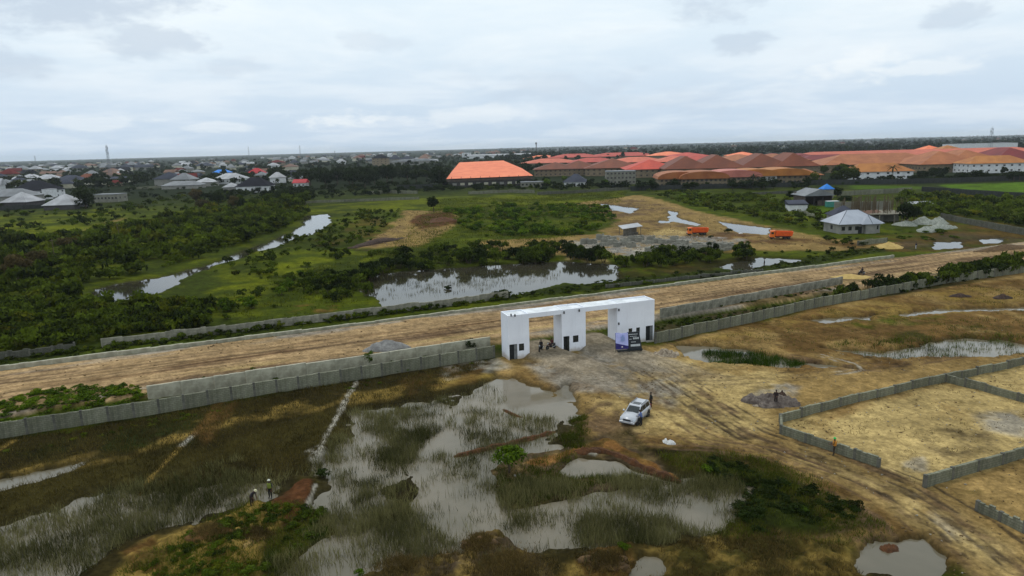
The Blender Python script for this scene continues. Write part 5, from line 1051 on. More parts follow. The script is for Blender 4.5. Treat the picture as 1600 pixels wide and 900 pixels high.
# --- masts and poles
STEEL = mat('galvanised', lin((120, 126, 132)), lin((100, 106, 112)), .6, 3)
def lattice(px, py, top_py, label, base=1.6):
    p = G(px, py); hgt = (py - top_py) / ppm(p) * 1.0; root = empty('lattice_mast', (p[0], p[1], .3), 0, label, 'mast')
    th = base / 2; tt = base * .22
    for sx, sy in ((-1, -1), (1, -1), (1, 1), (-1, 1)): MB().tube((sx * th, sy * th, -.5), (sx * tt, sy * tt, hgt), .14, n=5).build('leg', STEEL, root)
    mb = MB(); n = max(6, int(hgt / 3))
    for i in range(n):
        a, b_ = i / n, (i + 1) / n; ra, rb = th + (tt - th) * a, th + (tt - th) * b_
        for k in range(4):
            c = [(-1, -1), (1, -1), (1, 1), (-1, 1)]; u, v = c[k], c[(k + 1) % 4]
            mb.tube((u[0] * ra, u[1] * ra, hgt * a), (v[0] * rb, v[1] * rb, hgt * b_), .07, n=4, cap=False)
    o = mb.build('bracing', STEEL, root); o['kind'] = 'stuff'
    for z, s_ in ((.93, 1), (.86, -1), (.80, 1)): MB().box(-.25 + s_ * (tt + .5), .25 + s_ * (tt + .5), -.3, .3, hgt * z - 1.2, hgt * z + 1.2).build('antenna', STEEL, root)
    MB().tube((0, 0, hgt * .98), (0, 0, hgt + 2.5), .1, n=5).build('spire', STEEL, root)
lattice(174, 284, 229, 'tall lattice mast standing among the houses at the left', 3.0)
lattice(1546, 240, 201, 'lattice mast beyond the long pale building at the right', 5)
lattice(57, 262, 244, 'small lattice mast on the horizon at the far left', 4); lattice(390, 252, 230, 'thin lattice mast on the horizon above the red roof', 4); lattice(470, 252, 228, 'thin lattice mast on the horizon above the small bright red roof', 4); lattice(524, 250, 236, 'thin short mast on the horizon left of the dark trees', 4)
wt = G(838, 238); t_ = empty('water_tower', (wt[0], wt[1], .3), 0, 'small dark water tower on the horizon right of the orange hall', 'tower'); hh = 15 / ppm(wt)
MB().tube((0, 0, 0), (0, 0, hh * .8), 2.2, n=8).build('shaft', wall_mat('dark'), t_); MB().tube((0, 0, hh * .8), (0, 0, hh), 4.5, 4.5, n=10).build('tank', wall_mat('dark'), t_)
for px, py, hp, tilt, lab in ((192, 382, 7.5, -.18, 'leaning pale utility pole in the left thicket'), (86, 407, 6.5, 0, 'upright pale utility pole in the left thicket')):
    p = S(px, py); o = empty('utility_pole', tuple(p), 0, lab, 'pole'); o.rotation_euler[1] = tilt; MB().tube((0, 0, -.5), (0, 0, hp), .13, .09, n=7).build('shaft', TIM, o); MB().box(-.8, .8, -.06, .06, hp - .6, hp - .48).build('crossarm', TIM, o)
# ------------------------------------------------------------------ heaps and loose site material
def heap(name, label, px, py, wx, wy, h, m, cat='heap', seed=1, rough=.18, n=40, par=None, rz=0.0, group=None):
    p = S(px, py); V = []; F = []; rings = 14; wx *= 1.0
    if cat == 'heap' and name == 'earth_mound' and py > 800: h *= .6
    for i in range(rings + 1):
        k = i / rings
        for j in range(n):
            t = 2 * math.pi * j / n; rr = k * (1 + .16 * math.sin(2 * t + seed) + .1 * math.sin(5 * t + seed * 2)); V.append((rr * wx / 2 * math.cos(t), rr * wy / 2 * math.sin(t), h * (1 - k) ** .85 if k < 1 else -.3))
    V = np.array(V); nz = fbm(V[:, 0] + seed * 31 + p[0], V[:, 1] + p[1], max(wx, wy) * .22, 5, seed, .7) * 1.2; V[:, 2] += nz * rough * h * (V[:, 2] > 0)
    for i in range(rings):
        for j in range(n): a = i * n + j; b_ = i * n + (j + 1) % n; F.append((a, a + n, b_ + n, b_))
    me = np_mesh(name, V, np.array(F), m, smooth=False); o = link(name, me, None, None, tuple(p), rz); return tag(o, label, cat, group)
GRAV = mat('grey_gravel', lin((134, 132, 128)), lin((108, 106, 104)), .95, 2.5, .8, bscale=14); SAND = mat('yellow_sand', lin((188, 160, 98)), lin((168, 140, 82)), .95, 1.5, .4); WHS = mat('pale_granite', lin((150, 152, 142)), lin((112, 116, 104)), .95, 2.0, .8, bscale=12)
RUB = mat('rubble', lin((166, 152, 132)), lin((112, 98, 82)), .95, 2.5, .9, bscale=9); EARTH = mat('red_earth', lin((94, 60, 34)), lin((66, 43, 25)), .95, 2.0, .7, bscale=8); DIRT = mat('brown_earth', lin((104, 80, 50)), lin((70, 54, 36)), .95, 2.0, .7, bscale=8); DKDIRT = mat('dark_spoil', lin((74, 56, 46)), lin((48, 38, 32)), .95, 2.0, .7, bscale=8)
heap('gravel_heap', 'rounded grey gravel heap on the dirt road beside the retaining wall', 604, 545, 6.4, 4.4, 1.5, GRAV)
heap('gravel_heap', 'grey gravel heap with a person standing on it, beyond the plot wall', 1206, 629, 6.2, 4.2, 1.0, mat('dark_rubble', lin((112, 102, 94)), lin((72, 62, 56)), .95, 2.2, .9, bscale=9), seed=3, rough=.6); heap('spoil_heap', 'small dark brown spoil clump on top of the gravel heap', 1221, 622, 1.6, 1.4, .95, DKDIRT, seed=5)
heap('sand_heap', 'yellow sand heap beside the far kerb', 1389, 387, 8, 5, 1.7, SAND, seed=4); heap('rubble_heap', 'pale broken rubble heap right of the gatehouse', 1040, 556, 4.0, 3.4, .85, RUB, seed=6, rough=.5)
for i, (px, py, w, h, lb) in enumerate(((1414, 352, 9, 1.3, 'leftmost'), (1443, 350, 12, 2.0, 'tallest, middle back'), (1466, 349, 9, 1.7, 'rightmost back'), (1470, 357, 12, 1.5, 'front right'), (1447, 362, 6, 1.5, 'small front'))): heap('granite_heap', 'pale granite chipping heap in the white cluster, %s one' % lb, px, py, w * .85, 6.5, h * 1.35, WHS, seed=10 + i, group='pale granite heaps')
heap('spoil_heap', 'dark spoil clump on the wet sand near the right edge, farther right of two', 1566, 466, 3.2, 2.2, .8, DKDIRT, seed=20); heap('spoil_heap', 'dark spoil clump on the wet sand near the right edge, left of two', 1500, 463, 3.6, 2.0, .6, DKDIRT, seed=21)
heap('earth_bank', 'long brown earth bank at the right end of the dirt road', 1570, 389, 20, 5, 1.3, DIRT, seed=22, rz=rad(22)); heap('sand_heap', 'low sandy heap at the road edge under the motorcycle', 1330, 434, 9, 4, .8, SAND, seed=23)
heap('earth_mound', 'dark red earth mound at the excavated patch', 690, 346, 16, 10, 1.8, EARTH, seed=24, rough=.4); heap('earth_mound', 'long dark spoil ridge left of the excavated patch', 592, 379, 26, 4, 1.1, DKDIRT, seed=25, rough=.5, rz=rad(52))
heap('earth_mound', 'straw topped hump at the bottom, left of the tufted mound', 752, 848, 2.6, 1.6, .75, DIRT, seed=27, rough=.5); heap('earth_mound', 'low brown hump at the bottom beside a yellow green plant', 945, 878, 3.6, 2.2, .75, DIRT, seed=28, rough=.5)
heap('earth_mound', 'straw coloured hump on the overgrown bank at lower left', 395, 838, 2.6, 3.4, .7, mat('straw_earth', lin((150, 124, 70)), lin((104, 84, 48)), .95, 2.5, .8, bscale=9), seed=31, rough=.4, rz=rad(20)); heap('earth_mound', 'orange brown hump by the pool at lower left', 330, 832, 3.6, 2.4, .6, mat('orange_earth', lin((132, 92, 50)), lin((92, 64, 38)), .95, 2.5, .8, bscale=9), seed=32, rough=.4)
heap('earth_mound', 'reddish mud rim by the small square pool below the car', 915, 706, 2.6, 1.2, .45, EARTH, seed=33, rough=.5)
def berm(name, label, pts, w, h, m):
    P = [np.array(S(*q)) for q in pts]; o = P[0]; rings = []
    Q = []
    for a, b_ in zip(P[:-1], P[1:]):
        n = max(2, int(np.linalg.norm(b_ - a) / .5))
        for i in range(n): Q.append(a + (b_ - a) * i / n)
    Q.append(P[-1]); mb = MB()
    for i, q in enumerate(Q):
        d = (Q[min(i + 1, len(Q) - 1)] - Q[max(i - 1, 0)])[:2]; d = d / np.linalg.norm(d); nn = np.array([-d[1], d[0]]); e = min(1, .35 + min(i, len(Q) - 1 - i) * .25)
        k = e * (1 + .25 * math.sin(i * 1.3) * math.sin(i * .37 + 1)); ww = w * k * random.uniform(.85, 1.15); hh = h * k * random.uniform(.75, 1.2); r = []
        for t, z in ((-1, -.4), (-.8, .1), (-.35, .9), (.1, 1.0), (.6, .55), (1, -.4)): r.append((q[0] - o[0] + nn[0] * t * ww / 2 + random.uniform(-.04, .04), q[1] - o[1] + nn[1] * t * ww / 2, max(z, -1) * hh if z > 0 else -.4))
        rings.append(r)
    mb.loft(rings); return tag(mb.build(name, m, None, (o[0], o[1], max(0, o[2]) - .02)), label, 'berm')
berm('earth_berm', 'long narrow red earth berm lying in the flood water', ((709, 714), (760, 702), (820, 688), (868, 675)), 1.0, .36, EARTH)
berm('earth_berm', 'red brown mud bank running to the right below the car', ((925, 700), (965, 712), (1010, 735), (1064, 756)), .9, .4, EARTH); berm('earth_berm', 'short mud bank in the shallow water near the gatehouse', ((786, 640), (806, 650), (816, 652)), .8, .25, EARTH)
# block stacks and rubble on the site
bs = {}
BLK = [mat('stacked_blocks_a', lin((150, 148, 136)), lin((118, 116, 106)), .95, 3, .4, rand=.15)]
def stack_mesh(nx, ny, nz):
    mb = MB()
    for i in range(nx):
        for j in range(ny):
            top = nz - random.choice((0, 0, 1, 2))
            mb.box(i * .5, i * .5 + .46, j * .3, j * .3 + .26, -.3, max(1, top) * .25 + random.uniform(0, .03))
    return mb.mesh('block_stack', BLK)
SM = [stack_mesh(6, 3, 6), stack_mesh(4, 4, 5), stack_mesh(8, 2, 4), stack_mesh(5, 3, 7)]
k = 0
for r_, (y0, x0, x1, n) in enumerate(((394, 1004, 1040, 7), (390, 1046, 1130, 12), (384, 905, 985, 10), (380, 990, 1070, 9), (387, 1110, 1150, 5), (377, 925, 1000, 6))):
    for i in range(n):
        px = x0 + (x1 - x0) * (i + .5) / n + random.uniform(-2, 2); p = S(px, y0 + random.uniform(-3, 3)); o = link('block_stack', SM[k % 4], None, None, tuple(p), rad(random.uniform(-20, 30))); k += 1
        tag(o, 'rough stack of grey concrete blocks on the rubble strip below the shelter', 'block stack', 'concrete block stacks on the site')
for i, (px, py, lb) in enumerate(((1157, 365, 'white sheet bundle lying right of the nearer orange truck'), (1047, 693, 'white sack dropped on the sand below the parked car'), (1040, 691, 'small white scrap beside the sack below the parked car'))):
    heap('sack', lb, px, py, 1.3 if i < 2 else .7, .7, .42, mat('white_sheet', lin((212, 210, 206)), lin((180, 178, 174)), .8, 4), 'sack', 40 + i, .3, 14)
heap('puddle_debris', 'brown debris clump standing in the puddle at the bottom right', 1390, 858, 1.6, 1.1, .42, EARTH, 'debris', 50, .5, 18)
heap('plank_pile', 'low pile of brown and white planks left of the gravel heap', 1190, 634, 2.0, .7, .25, RUB, 'pile', 52, .5, 12)

# ------------------------------------------------------------------ vegetation
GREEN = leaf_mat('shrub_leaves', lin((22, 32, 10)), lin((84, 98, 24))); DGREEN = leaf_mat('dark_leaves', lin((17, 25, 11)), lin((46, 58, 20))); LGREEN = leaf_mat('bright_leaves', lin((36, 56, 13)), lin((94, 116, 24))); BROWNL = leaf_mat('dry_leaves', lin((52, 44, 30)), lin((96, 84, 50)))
REED = leaf_mat('reeds', lin((50, 54, 22)), lin((132, 126, 82)), 0, .2); BARK = mat('bark', lin((84, 72, 58)), lin((60, 50, 40)), .95, 4, .5)
def crown(n, R, zc, rz, leaf, blobs, rng, droop=0.0):
    """leaf-sized faces spread over many small clumps; returns V, F (quads), tint"""
    B = []
    for i in range(blobs):
        d = rng.normal(size=3); d /= np.linalg.norm(d); d[2] = d[2] * .85; k = rng.uniform(.3, .8); B.append((d[0] * R * k, d[1] * R * k, max(zc + d[2] * rz * k, R * .22), R * rng.uniform(.28, .5)))
    B = np.array(B); w = B[:, 3] ** 2; idx = rng.choice(blobs, n, p=w / w.sum()); d = rng.normal(size=(n, 3)); d /= np.linalg.norm(d, axis=1)[:, None]; d[:, 2] = np.where(d[:, 2] < -.55, -d[:, 2], d[:, 2])
    c = B[idx, :3] + d * (B[idx, 3] * rng.uniform(.7, 1.08, n))[:, None] * np.array([1, 1, rz / R * .9]); c[:, 2] = np.maximum(c[:, 2], .03)
    nrm = d + rng.normal(size=(n, 3)) * .55; nrm /= np.linalg.norm(nrm, axis=1)[:, None]; u = np.cross(nrm, rng.normal(size=(n, 3))); u /= np.linalg.norm(u, axis=1)[:, None]; v = np.cross(nrm, u)
    L = (leaf * rng.uniform(.6, 1.4, n))[:, None]; V = np.stack([c - u * L, c + v * L * .5 - nrm * L * .15, c + u * L, c - v * L * .5 - nrm * L * .15], 1).reshape(-1, 3)
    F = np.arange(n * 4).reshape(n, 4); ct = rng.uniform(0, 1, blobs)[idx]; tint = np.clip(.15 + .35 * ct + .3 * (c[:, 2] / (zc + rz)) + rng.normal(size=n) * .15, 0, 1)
    return V, F, np.repeat(tint, 4)
def join(parts):
    Vs, Fs, Ts = [], [], []; k = 0
    for V, F, T in parts: Vs.append(V); Fs.append(F + k); Ts.append(T); k += len(V)
    return np.vstack(Vs), np.vstack(Fs), np.concatenate(Ts)
PROTO = [crown(330, 1.0, .55, .62, .13, 9, np.random.default_rng(50 + i)) for i in range(6)]      # unit shrubs
PROTO_S = [crown(120, 1.0, .55, .62, .20, 7, np.random.default_rng(70 + i)) for i in range(5)]    # cheaper, for far masses
PROTO_T = [crown(60, 1.0, 1.0, .8, .34, 6, np.random.default_rng(90 + i)) for i in range(5)]      # far trees
def mass(name, label, pts, mt, protos_, tint_shift=0.0):
    """pts: x, y, z, radius, height factor; one joined mass"""
    parts = []; dry = []
    for (x, y, z, r, hf) in pts:
        V, F, T = protos_[random.randrange(len(protos_))]; a = random.uniform(0, 6.28); ca, sa = math.cos(a), math.sin(a)
        Q = np.empty_like(V); Q[:, 0] = (V[:, 0] * ca - V[:, 1] * sa) * r + x; Q[:, 1] = (V[:, 0] * sa + V[:, 1] * ca) * r + y; Q[:, 2] = V[:, 2] * r * hf + z
        dry.append(np.full(len(V), max(0, random.gauss(-.15, .45)) if random.random() < .7 else 0)); parts.append((Q, F, np.clip(T + random.choice((-.32, -.2, -.1, 0, .12, .3, .5)) + tint_shift, 0, 1)))
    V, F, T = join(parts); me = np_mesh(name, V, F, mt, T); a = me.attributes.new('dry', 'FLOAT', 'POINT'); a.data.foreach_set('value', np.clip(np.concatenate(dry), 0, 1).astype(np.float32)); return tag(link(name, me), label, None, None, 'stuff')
def scatter(poly_px, n, rmin, rmax, hf=(1.0, 1.5), wet=False, clump=0, seed=1):
    P = np.array(PG(poly_px)); rng = np.random.default_rng(seed); lo, hi = P.min(0), P.max(0); X = rng.uniform(lo[0], hi[0], n * 14); Y = rng.uniform(lo[1], hi[1], n * 14)
    ok = polydist(X, Y, [tuple(p) for p in P]) < 0
    if clump: ok &= fbm(X, Y, clump, 4, 500 + seed) > rng.uniform(-.5, .35, len(X))
    X, Y = X[ok][:n], Y[ok][:n]; h, _ = terrain(X, Y)
    if not wet: k = h > .03; X, Y, h = X[k], Y[k], h[k]
    r = rng.uniform(0, 1, len(X)) ** 1.8 * (rmax - rmin) + rmin
    return [(x, y, max(z, 0) - .1, rr, rng.uniform(*hf)) for x, y, z, rr in zip(X, Y, h, r)]
T1 = [(-260, 400), (0, 377), (80, 377), (200, 357), (300, 334), (400, 322), (470, 312), (478, 338), (462, 352), (400, 376), (330, 400), (220, 430), (140, 450), (120, 478), (0, 492), (-260, 530)]
T2 = [(-260, 530), (0, 478), (140, 480), (230, 476), (330, 478), (325, 515), (150, 538), (0, 558), (-260, 610)]
mass('thicket', 'dense dark green thicket filling the land left of the narrow stream', scatter(T1, 1600, 1.0, 4.0, (.8, 1.5), seed=3), GREEN, PROTO_S)
mass('thicket', 'dense low thicket between the left pool and the broken wall', scatter(T2, 1150, .8, 2.2, (.9, 1.4), seed=4), GREEN, PROTO_S, -.08)
mass('thicket', 'low green scrub covering the meadow beyond the excavated patch', scatter([(690, 332), (780, 322), (945, 324), (962, 346), (930, 368), (760, 372), (716, 352)], 420, 1.0, 2.6, (.7, 1.1), seed=5, clump=12), LGREEN, PROTO_S, -.1)
mass('thicket', 'low green scrub between site and estate, left of the shed', scatter([(1010, 300), (1200, 306), (1310, 342), (1296, 366), (1190, 346), (1090, 326)], 520, .9, 2.6, (.7, 1.2), seed=6, clump=10), GREEN, PROTO_S, .1)
mass('thicket', 'green scrub around the walls at the right edge', scatter([(1395, 305), (1600, 318), (1700, 330), (1700, 372), (1480, 338), (1420, 345)], 420, 1.2, 3.2, (.8, 1.4), seed=7), GREEN, PROTO_S)
mass('thicket', 'loose green scrub on the meadow around the narrow stream', scatter([(330, 420), (480, 360), (560, 330), (640, 330), (600, 360), (560, 400), (470, 425), (370, 470)], 320, .5, 1.7, (1.0, 1.4), seed=8, clump=10), GREEN, PROTO_S)
mass('thicket', 'scrubby ground cover in front of the left houses', scatter([(-200, 345), (0, 334), (210, 322), (300, 300), (460, 302), (450, 318), (300, 336), (190, 352), (60, 372), (-200, 385)], 420, .7, 2.6, (1.0, 1.4), seed=9, clump=24), GREEN, PROTO_S)
mass('thicket', 'dark bushes at the foot of the tree belt left of the orange hall', scatter([(300, 306), (420, 298), (690, 286), (840, 284), (840, 296), (690, 300), (560, 309), (460, 316), (330, 320)], 420, 1.6, 4.2, (.8, 1.3), seed=41), DGREEN, PROTO_S)
mass('thicket', 'dark bushes along the boundary wall of the estate', scatter([(840, 290), (990, 288), (1262, 283), (1440, 280), (1640, 274), (1640, 281), (1440, 287), (1262, 292), (990, 297), (840, 300)], 380, 1.4, 3.6, (.8, 1.3), seed=42), DGREEN, PROTO_S)
mass('thicket', 'bushes and gardens between the left town houses', scatter([(-100, 300), (460, 278), (460, 298), (300, 306), (0, 330), (-100, 335)], 230, 1.5, 3.8, (.8, 1.2), seed=43), DGREEN, PROTO_S)
mass('weeds', 'rank green weeds on the strip between far kerb and old wall', [q for q in scatter([(-200, 622), (0, 577), (400, 524), (800, 472), (1200, 426), (1380, 394), (1380, 386), (1180, 420), (960, 440), (780, 466), (400, 512), (0, 566), (-200, 605)], 700, .3, .9, (.6, 1.0), seed=10)], GREEN, PROTO_S, -.1)
mass('weeds', 'bright green weeds beside the wall at the left edge of the road', scatter([(-200, 690), (0, 640), (60, 622), (220, 612), (225, 634), (0, 672), (-200, 720)], 420, .3, .9, (.6, 1.0), seed=11), LGREEN, PROTO)
mass('weeds', 'dark leafy weeds spreading right of the flooded marsh', scatter([(1080, 716), (1180, 745), (1330, 800), (1382, 834), (1300, 845), (1170, 840), (1120, 770)], 210, .25, .8, (.5, .9), seed=12, clump=4), DGREEN, PROTO, .1)
mass('weeds', 'leafy weeds on the bank below the red earth at lower left', scatter([(190, 900), (300, 835), (420, 800), (520, 790), (480, 850), (420, 910), (300, 930)], 150, .3, .75, (.6, 1.0), seed=13, clump=4), GREEN, PROTO, .1)
mass('weeds', 'scattered weeds at the foot of the left perimeter wall', scatter([(-60, 712), (250, 655), (500, 612), (770, 566), (760, 575), (500, 622), (250, 668), (-60, 730)], 200, .15, .5, (.5, .9), seed=14, clump=8), GREEN, PROTO_S)
mass('weeds', 'weeds and creepers at the foot of the old wall beyond the road', [(*SXY(s_, T_FAR - .3 - abs(random.gauss(0, .5))), .35, random.uniform(.35, .95), random.uniform(.8, 1.5)) for s_ in [random.uniform(-25, 55) for _ in range(120)]], GREEN, PROTO_S)
mass('weeds', 'low weeds in the drain between the two near walls', [(*SXY(s_, t_), .2, random.uniform(.25, .6), 1.0) for s_, t_ in [(random.uniform(-30, 34), random.uniform(87.8, 92)) for _ in range(120)] + [(random.uniform(62, 150), random.uniform(88.5, 92)) for _ in range(170)]], GREEN, PROTO_S, -.05)
mass('weeds', 'low weeds along the near edge of the dirt road', [(*SXY(s_, t_), ROADZ - .08, random.uniform(.2, .5), .8) for s_, t_ in [(random.uniform(-60, 34), 93.2 + abs(random.gauss(0, 1.3))) for _ in range(110)] + [(random.uniform(62, 140), 94.2 + abs(random.gauss(0, 1.5))) for _ in range(120)]], GREEN, PROTO_S, .05)
# distant trees as one mass
def far_pts(n, x0, x1, dy0, dy1, r0, r1, seed, clump=0):
    rng = np.random.default_rng(seed); out = []
    px = rng.uniform(x0, x1, n * 3); py = 250 - 42 * px / 1600 + dy0 + rng.uniform(0, 1, n * 3) ** 1.6 * (dy1 - dy0)
    for a, b_ in zip(px, py):
        p = G(a, b_)
        if clump and fbm(np.array([p[0]]), np.array([p[1]]), clump, 3, seed)[0] < rng.uniform(-.6, .3): continue
        r = rng.uniform(r0, r1); out.append((p[0], p[1], .2, r, rng.uniform(.8, 1.25)))
        if len(out) >= n: break
    return out
mass('distant_wood', 'far-off trees between the roofs of the left town', far_pts(2100, -120, 850, 3.2, 50, 3.0, 6.2, 21, 120), DGREEN, PROTO_T)
mass('distant_wood', 'far-off forest running to the horizon beyond the estate', far_pts(2600, 780, 1760, 2.6, 26, 4.5, 8.5, 22), DGREEN, PROTO_T)
# --- single trees and shrubs
def limb_mesh(h, r, rng):
    mb = MB(); mb.tube((0, 0, -.3), (.1 * h * .3, 0, h * .55), r, r * .6, n=7)
    for i in range(4): a = i * 1.57 + rng.uniform(-.4, .4); mb.tube((.03 * h * (1 if i else .9), 0, h * (.38 + .05 * i)), (math.cos(a) * h * .28, math.sin(a) * h * .28, h * rng.uniform(.62, .8)), r * .5, r * .18, n=5)
    return mb.mesh('trunk', [BARK])
TREES = []
for i in range(5):
    rng = np.random.default_rng(200 + i); V, F, T = crown(1000, 2.7, 3.1, 2.7, .31, 18, rng); TREES.append((V, F, T, limb_mesh(5.0, .2, rng)))
TM = {}
def tree(name, label, px, py, h, wf=1.0, mt=GREEN, cat='tree', group=None, k=None):
    p = S(px, py); k = random.randrange(5) if k is None else k; V, F, T, tr = TREES[k]
    if (k, mt.name) not in TM: TM[(k, mt.name)] = np_mesh('crown', V, F, mt, T)
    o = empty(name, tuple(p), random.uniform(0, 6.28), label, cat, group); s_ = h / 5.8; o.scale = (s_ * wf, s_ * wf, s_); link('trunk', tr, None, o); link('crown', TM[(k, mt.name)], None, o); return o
SHM = {}
def shrub(name, label, p, r, hf, mt, group=None, cat='shrub'):
    k = random.randrange(6); V, F, T = PROTO[k]
    if (k, mt.name) not in SHM:
        st_m = MB(); [st_m.tube((0, 0, -.3), (.35 * math.cos(a), .35 * math.sin(a), .6), .05, .02, n=4) for a in (0, 2.1, 4.2)]; SHM[(k, mt.name)] = (np_mesh('foliage', V, F, mt, T), st_m.mesh('stem', [BARK]))
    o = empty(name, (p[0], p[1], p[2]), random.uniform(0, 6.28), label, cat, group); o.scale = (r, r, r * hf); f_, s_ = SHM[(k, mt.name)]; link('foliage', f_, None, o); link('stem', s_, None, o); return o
tree('round_tree', 'big dark round tree beside the pale hipped roof at left', 134, 326, 14, 1.15, DGREEN, k=0); tree('lone_tree', 'lone round tree on the meadow above the excavated patch', 678, 331, 8.0, .95, DGREEN, k=1)
tree('bare_bush_tree', 'dark tree beside the unfinished building with timber props', 1415, 351, 8.5, .9, DGREEN, k=2); tree('broad_tree', 'dark tree left of the white shack at right', 1428, 345, 5.0, 1.1, DGREEN, k=3)
tree('marsh_tree', 'bright green bushy sapling standing in the flooded marsh', 796, 738, 3.0, 1.05, LGREEN, k=4); tree('wall_tree', 'small green tree growing at the perimeter wall below the gravel heap', 578, 571, 2.3, .9, LGREEN, k=1)
tree('wall_tree', 'small leafy tree by the perimeter wall left of the gatehouse', 734, 548, 1.9, 1.1, DGREEN, k=3)
for i, (px, py, h, wf) in enumerate(((30, 440, 7.5, 1.2), (110, 395, 6, 1.2), (60, 420, 6, 1.1))): tree('dark_tree', '%s dark brownish tree rising from the left thicket' % ('leftmost', 'rightmost', 'middle')[i], px, py, h, wf, BROWNL)
for i in range(26): px = random.uniform(420, 690); tree('belt_tree', 'tall dark tree in the belt left of the orange hall', px, random.uniform(282, 296) - (px - 420) * .012, random.uniform(11, 18), random.uniform(.9, 1.2), DGREEN, group='dark tree belt left of the hall')
for i in range(14): px = random.uniform(300, 480); tree('thicket_tree', 'tree rising from the thicket in front of the black roofed house', px, random.uniform(312, 332), random.uniform(6, 9), random.uniform(.9, 1.3), (GREEN, DGREEN, BROWNL)[i % 3], group='trees in the thicket')
for i in range(30): tree('front_tree', 'dark tree before the tan roofed front row', random.uniform(990, 1262), random.uniform(293, 298), random.uniform(4, 7.5), random.uniform(.9, 1.4), DGREEN, group='trees along the dark boundary wall')
for i in range(12): tree('garden_tree', 'green tree in the gap right of the front row', random.uniform(1266, 1340), random.uniform(272, 288), random.uniform(8, 12), random.uniform(.9, 1.3), GREEN if i % 2 else DGREEN, group='trees between the estate rows')
for i in range(24): tree('garden_tree', 'green tree between the two golden roofed villas', random.uniform(1425, 1610), random.uniform(275, 284), random.uniform(4, 8), random.uniform(.9, 1.4), DGREEN, group='trees beside the villas')
for i in range(8): tree('garden_tree', 'tree below the small blue roofed house', random.uniform(850, 960), random.uniform(284, 296), random.uniform(4, 7), 1.1, LGREEN if i % 2 else DGREEN, group='trees around the small blue roof')
for i in range(10): tree('hall_tree', 'tree along the front of the orange hall', random.uniform(700, 845), random.uniform(296, 300), random.uniform(3, 5.0), 1.3, DGREEN if i % 3 else GREEN, group='trees along the hall front')
for i in range(10): tree('shed_tree', 'tree around the open brown shed', *random.choice(((1225, 318), (1235, 312), (1312, 318), (1308, 308), (1320, 322), (1330, 330), (1255, 306), (1262, 302))), random.uniform(3.5, 6), 1.2, DGREEN, group='trees around the shed')
for a, (poly, n, r0, r1, hf, lab, grp, mts, sd) in enumerate((
    ([(570, 428), (585, 420), (700, 410), (880, 399), (968, 407), (960, 413), (880, 409), (700, 420), (592, 432), (574, 442)], 76, 1.8, 3.3, (1.0, 1.5), 'dark shrub on the far bank of the large pond', 'shrubs on the far pond bank', (DGREEN, GREEN), 31),
    ([(570, 402), (660, 392), (780, 388), (890, 384), (900, 398), (700, 412), (580, 424)], 60, 1.3, 2.6, (.9, 1.3), 'green shrub on the slope behind the large pond', 'shrubs behind the large pond', (GREEN, DGREEN), 32),
    ([(468, 440), (520, 428), (580, 432), (588, 458), (560, 478), (480, 474)], 34, 1.4, 2.6, (1.0, 1.5), 'dark shrub in the clump left of the large pond', 'shrub clump left of the pond', (DGREEN, GREEN), 33),
    ([(962, 410), (1060, 400), (1172, 394), (1176, 406), (1090, 416), (975, 424)], 58, 1.3, 2.6, (1.0, 1.5), 'dark green shrub in the belt below the rubble strip', 'shrub belt below the rubble', (DGREEN, GREEN, GREEN), 34),
    ([(1180, 398), (1330, 392), (1330, 402), (1240, 408), (1185, 408)], 22, .7, 1.4, (.7, 1.1), 'low shrub between the site track and the far kerb', 'shrubs by the far kerb', (GREEN, DGREEN), 35),
    ([(1285, 374), (1330, 372), (1360, 380), (1350, 390), (1295, 384)], 14, .7, 1.5, (.8, 1.2), 'dark shrub in front of the grey roofed house', 'shrubs before the grey roofed house', (DGREEN, GREEN), 36),
    ([(1390, 366), (1480, 362), (1500, 376), (1430, 380), (1395, 376)], 18, .7, 1.6, (.5, .9), 'low bright shrub below the white heaps', 'shrubs below the white heaps', (LGREEN, GREEN), 37),
    ([(385, 470), (470, 430), (480, 445), (440, 490), (330, 505), (330, 480)], 26, .8, 1.9, (.9, 1.3), 'green shrub on the bright meadow above the old wall', 'shrubs on the bright meadow', (GREEN, LGREEN), 38))):
    for q in scatter(poly, n, r0, r1, hf, seed=sd, wet=(sd == 31)): shrub('shrub', lab, q, q[3], q[4], random.choice(mts), grp)
for i in range(60):                           # shrubs growing along the right perimeter wall
    f = random.random() ** .8; px = 1300 + 330 * f; py = 474 - (px - 1300) * .160 + random.uniform(-3, 3); p = S(px, py - 6); r = random.uniform(1.0, 1.9) + 1.1 * f
    shrub('wall_shrub', 'bright green shrub crowding the right perimeter wall', p, r, random.uniform(1.0, 1.5), random.choice((GREEN, DGREEN, GREEN)), 'shrubs along the right perimeter wall')
shrub('wall_shrub', 'slender dark shrub leaning on the right perimeter wall, nearest the gatehouse', S(1289, 474), 1.0, 1.9, DGREEN, None)
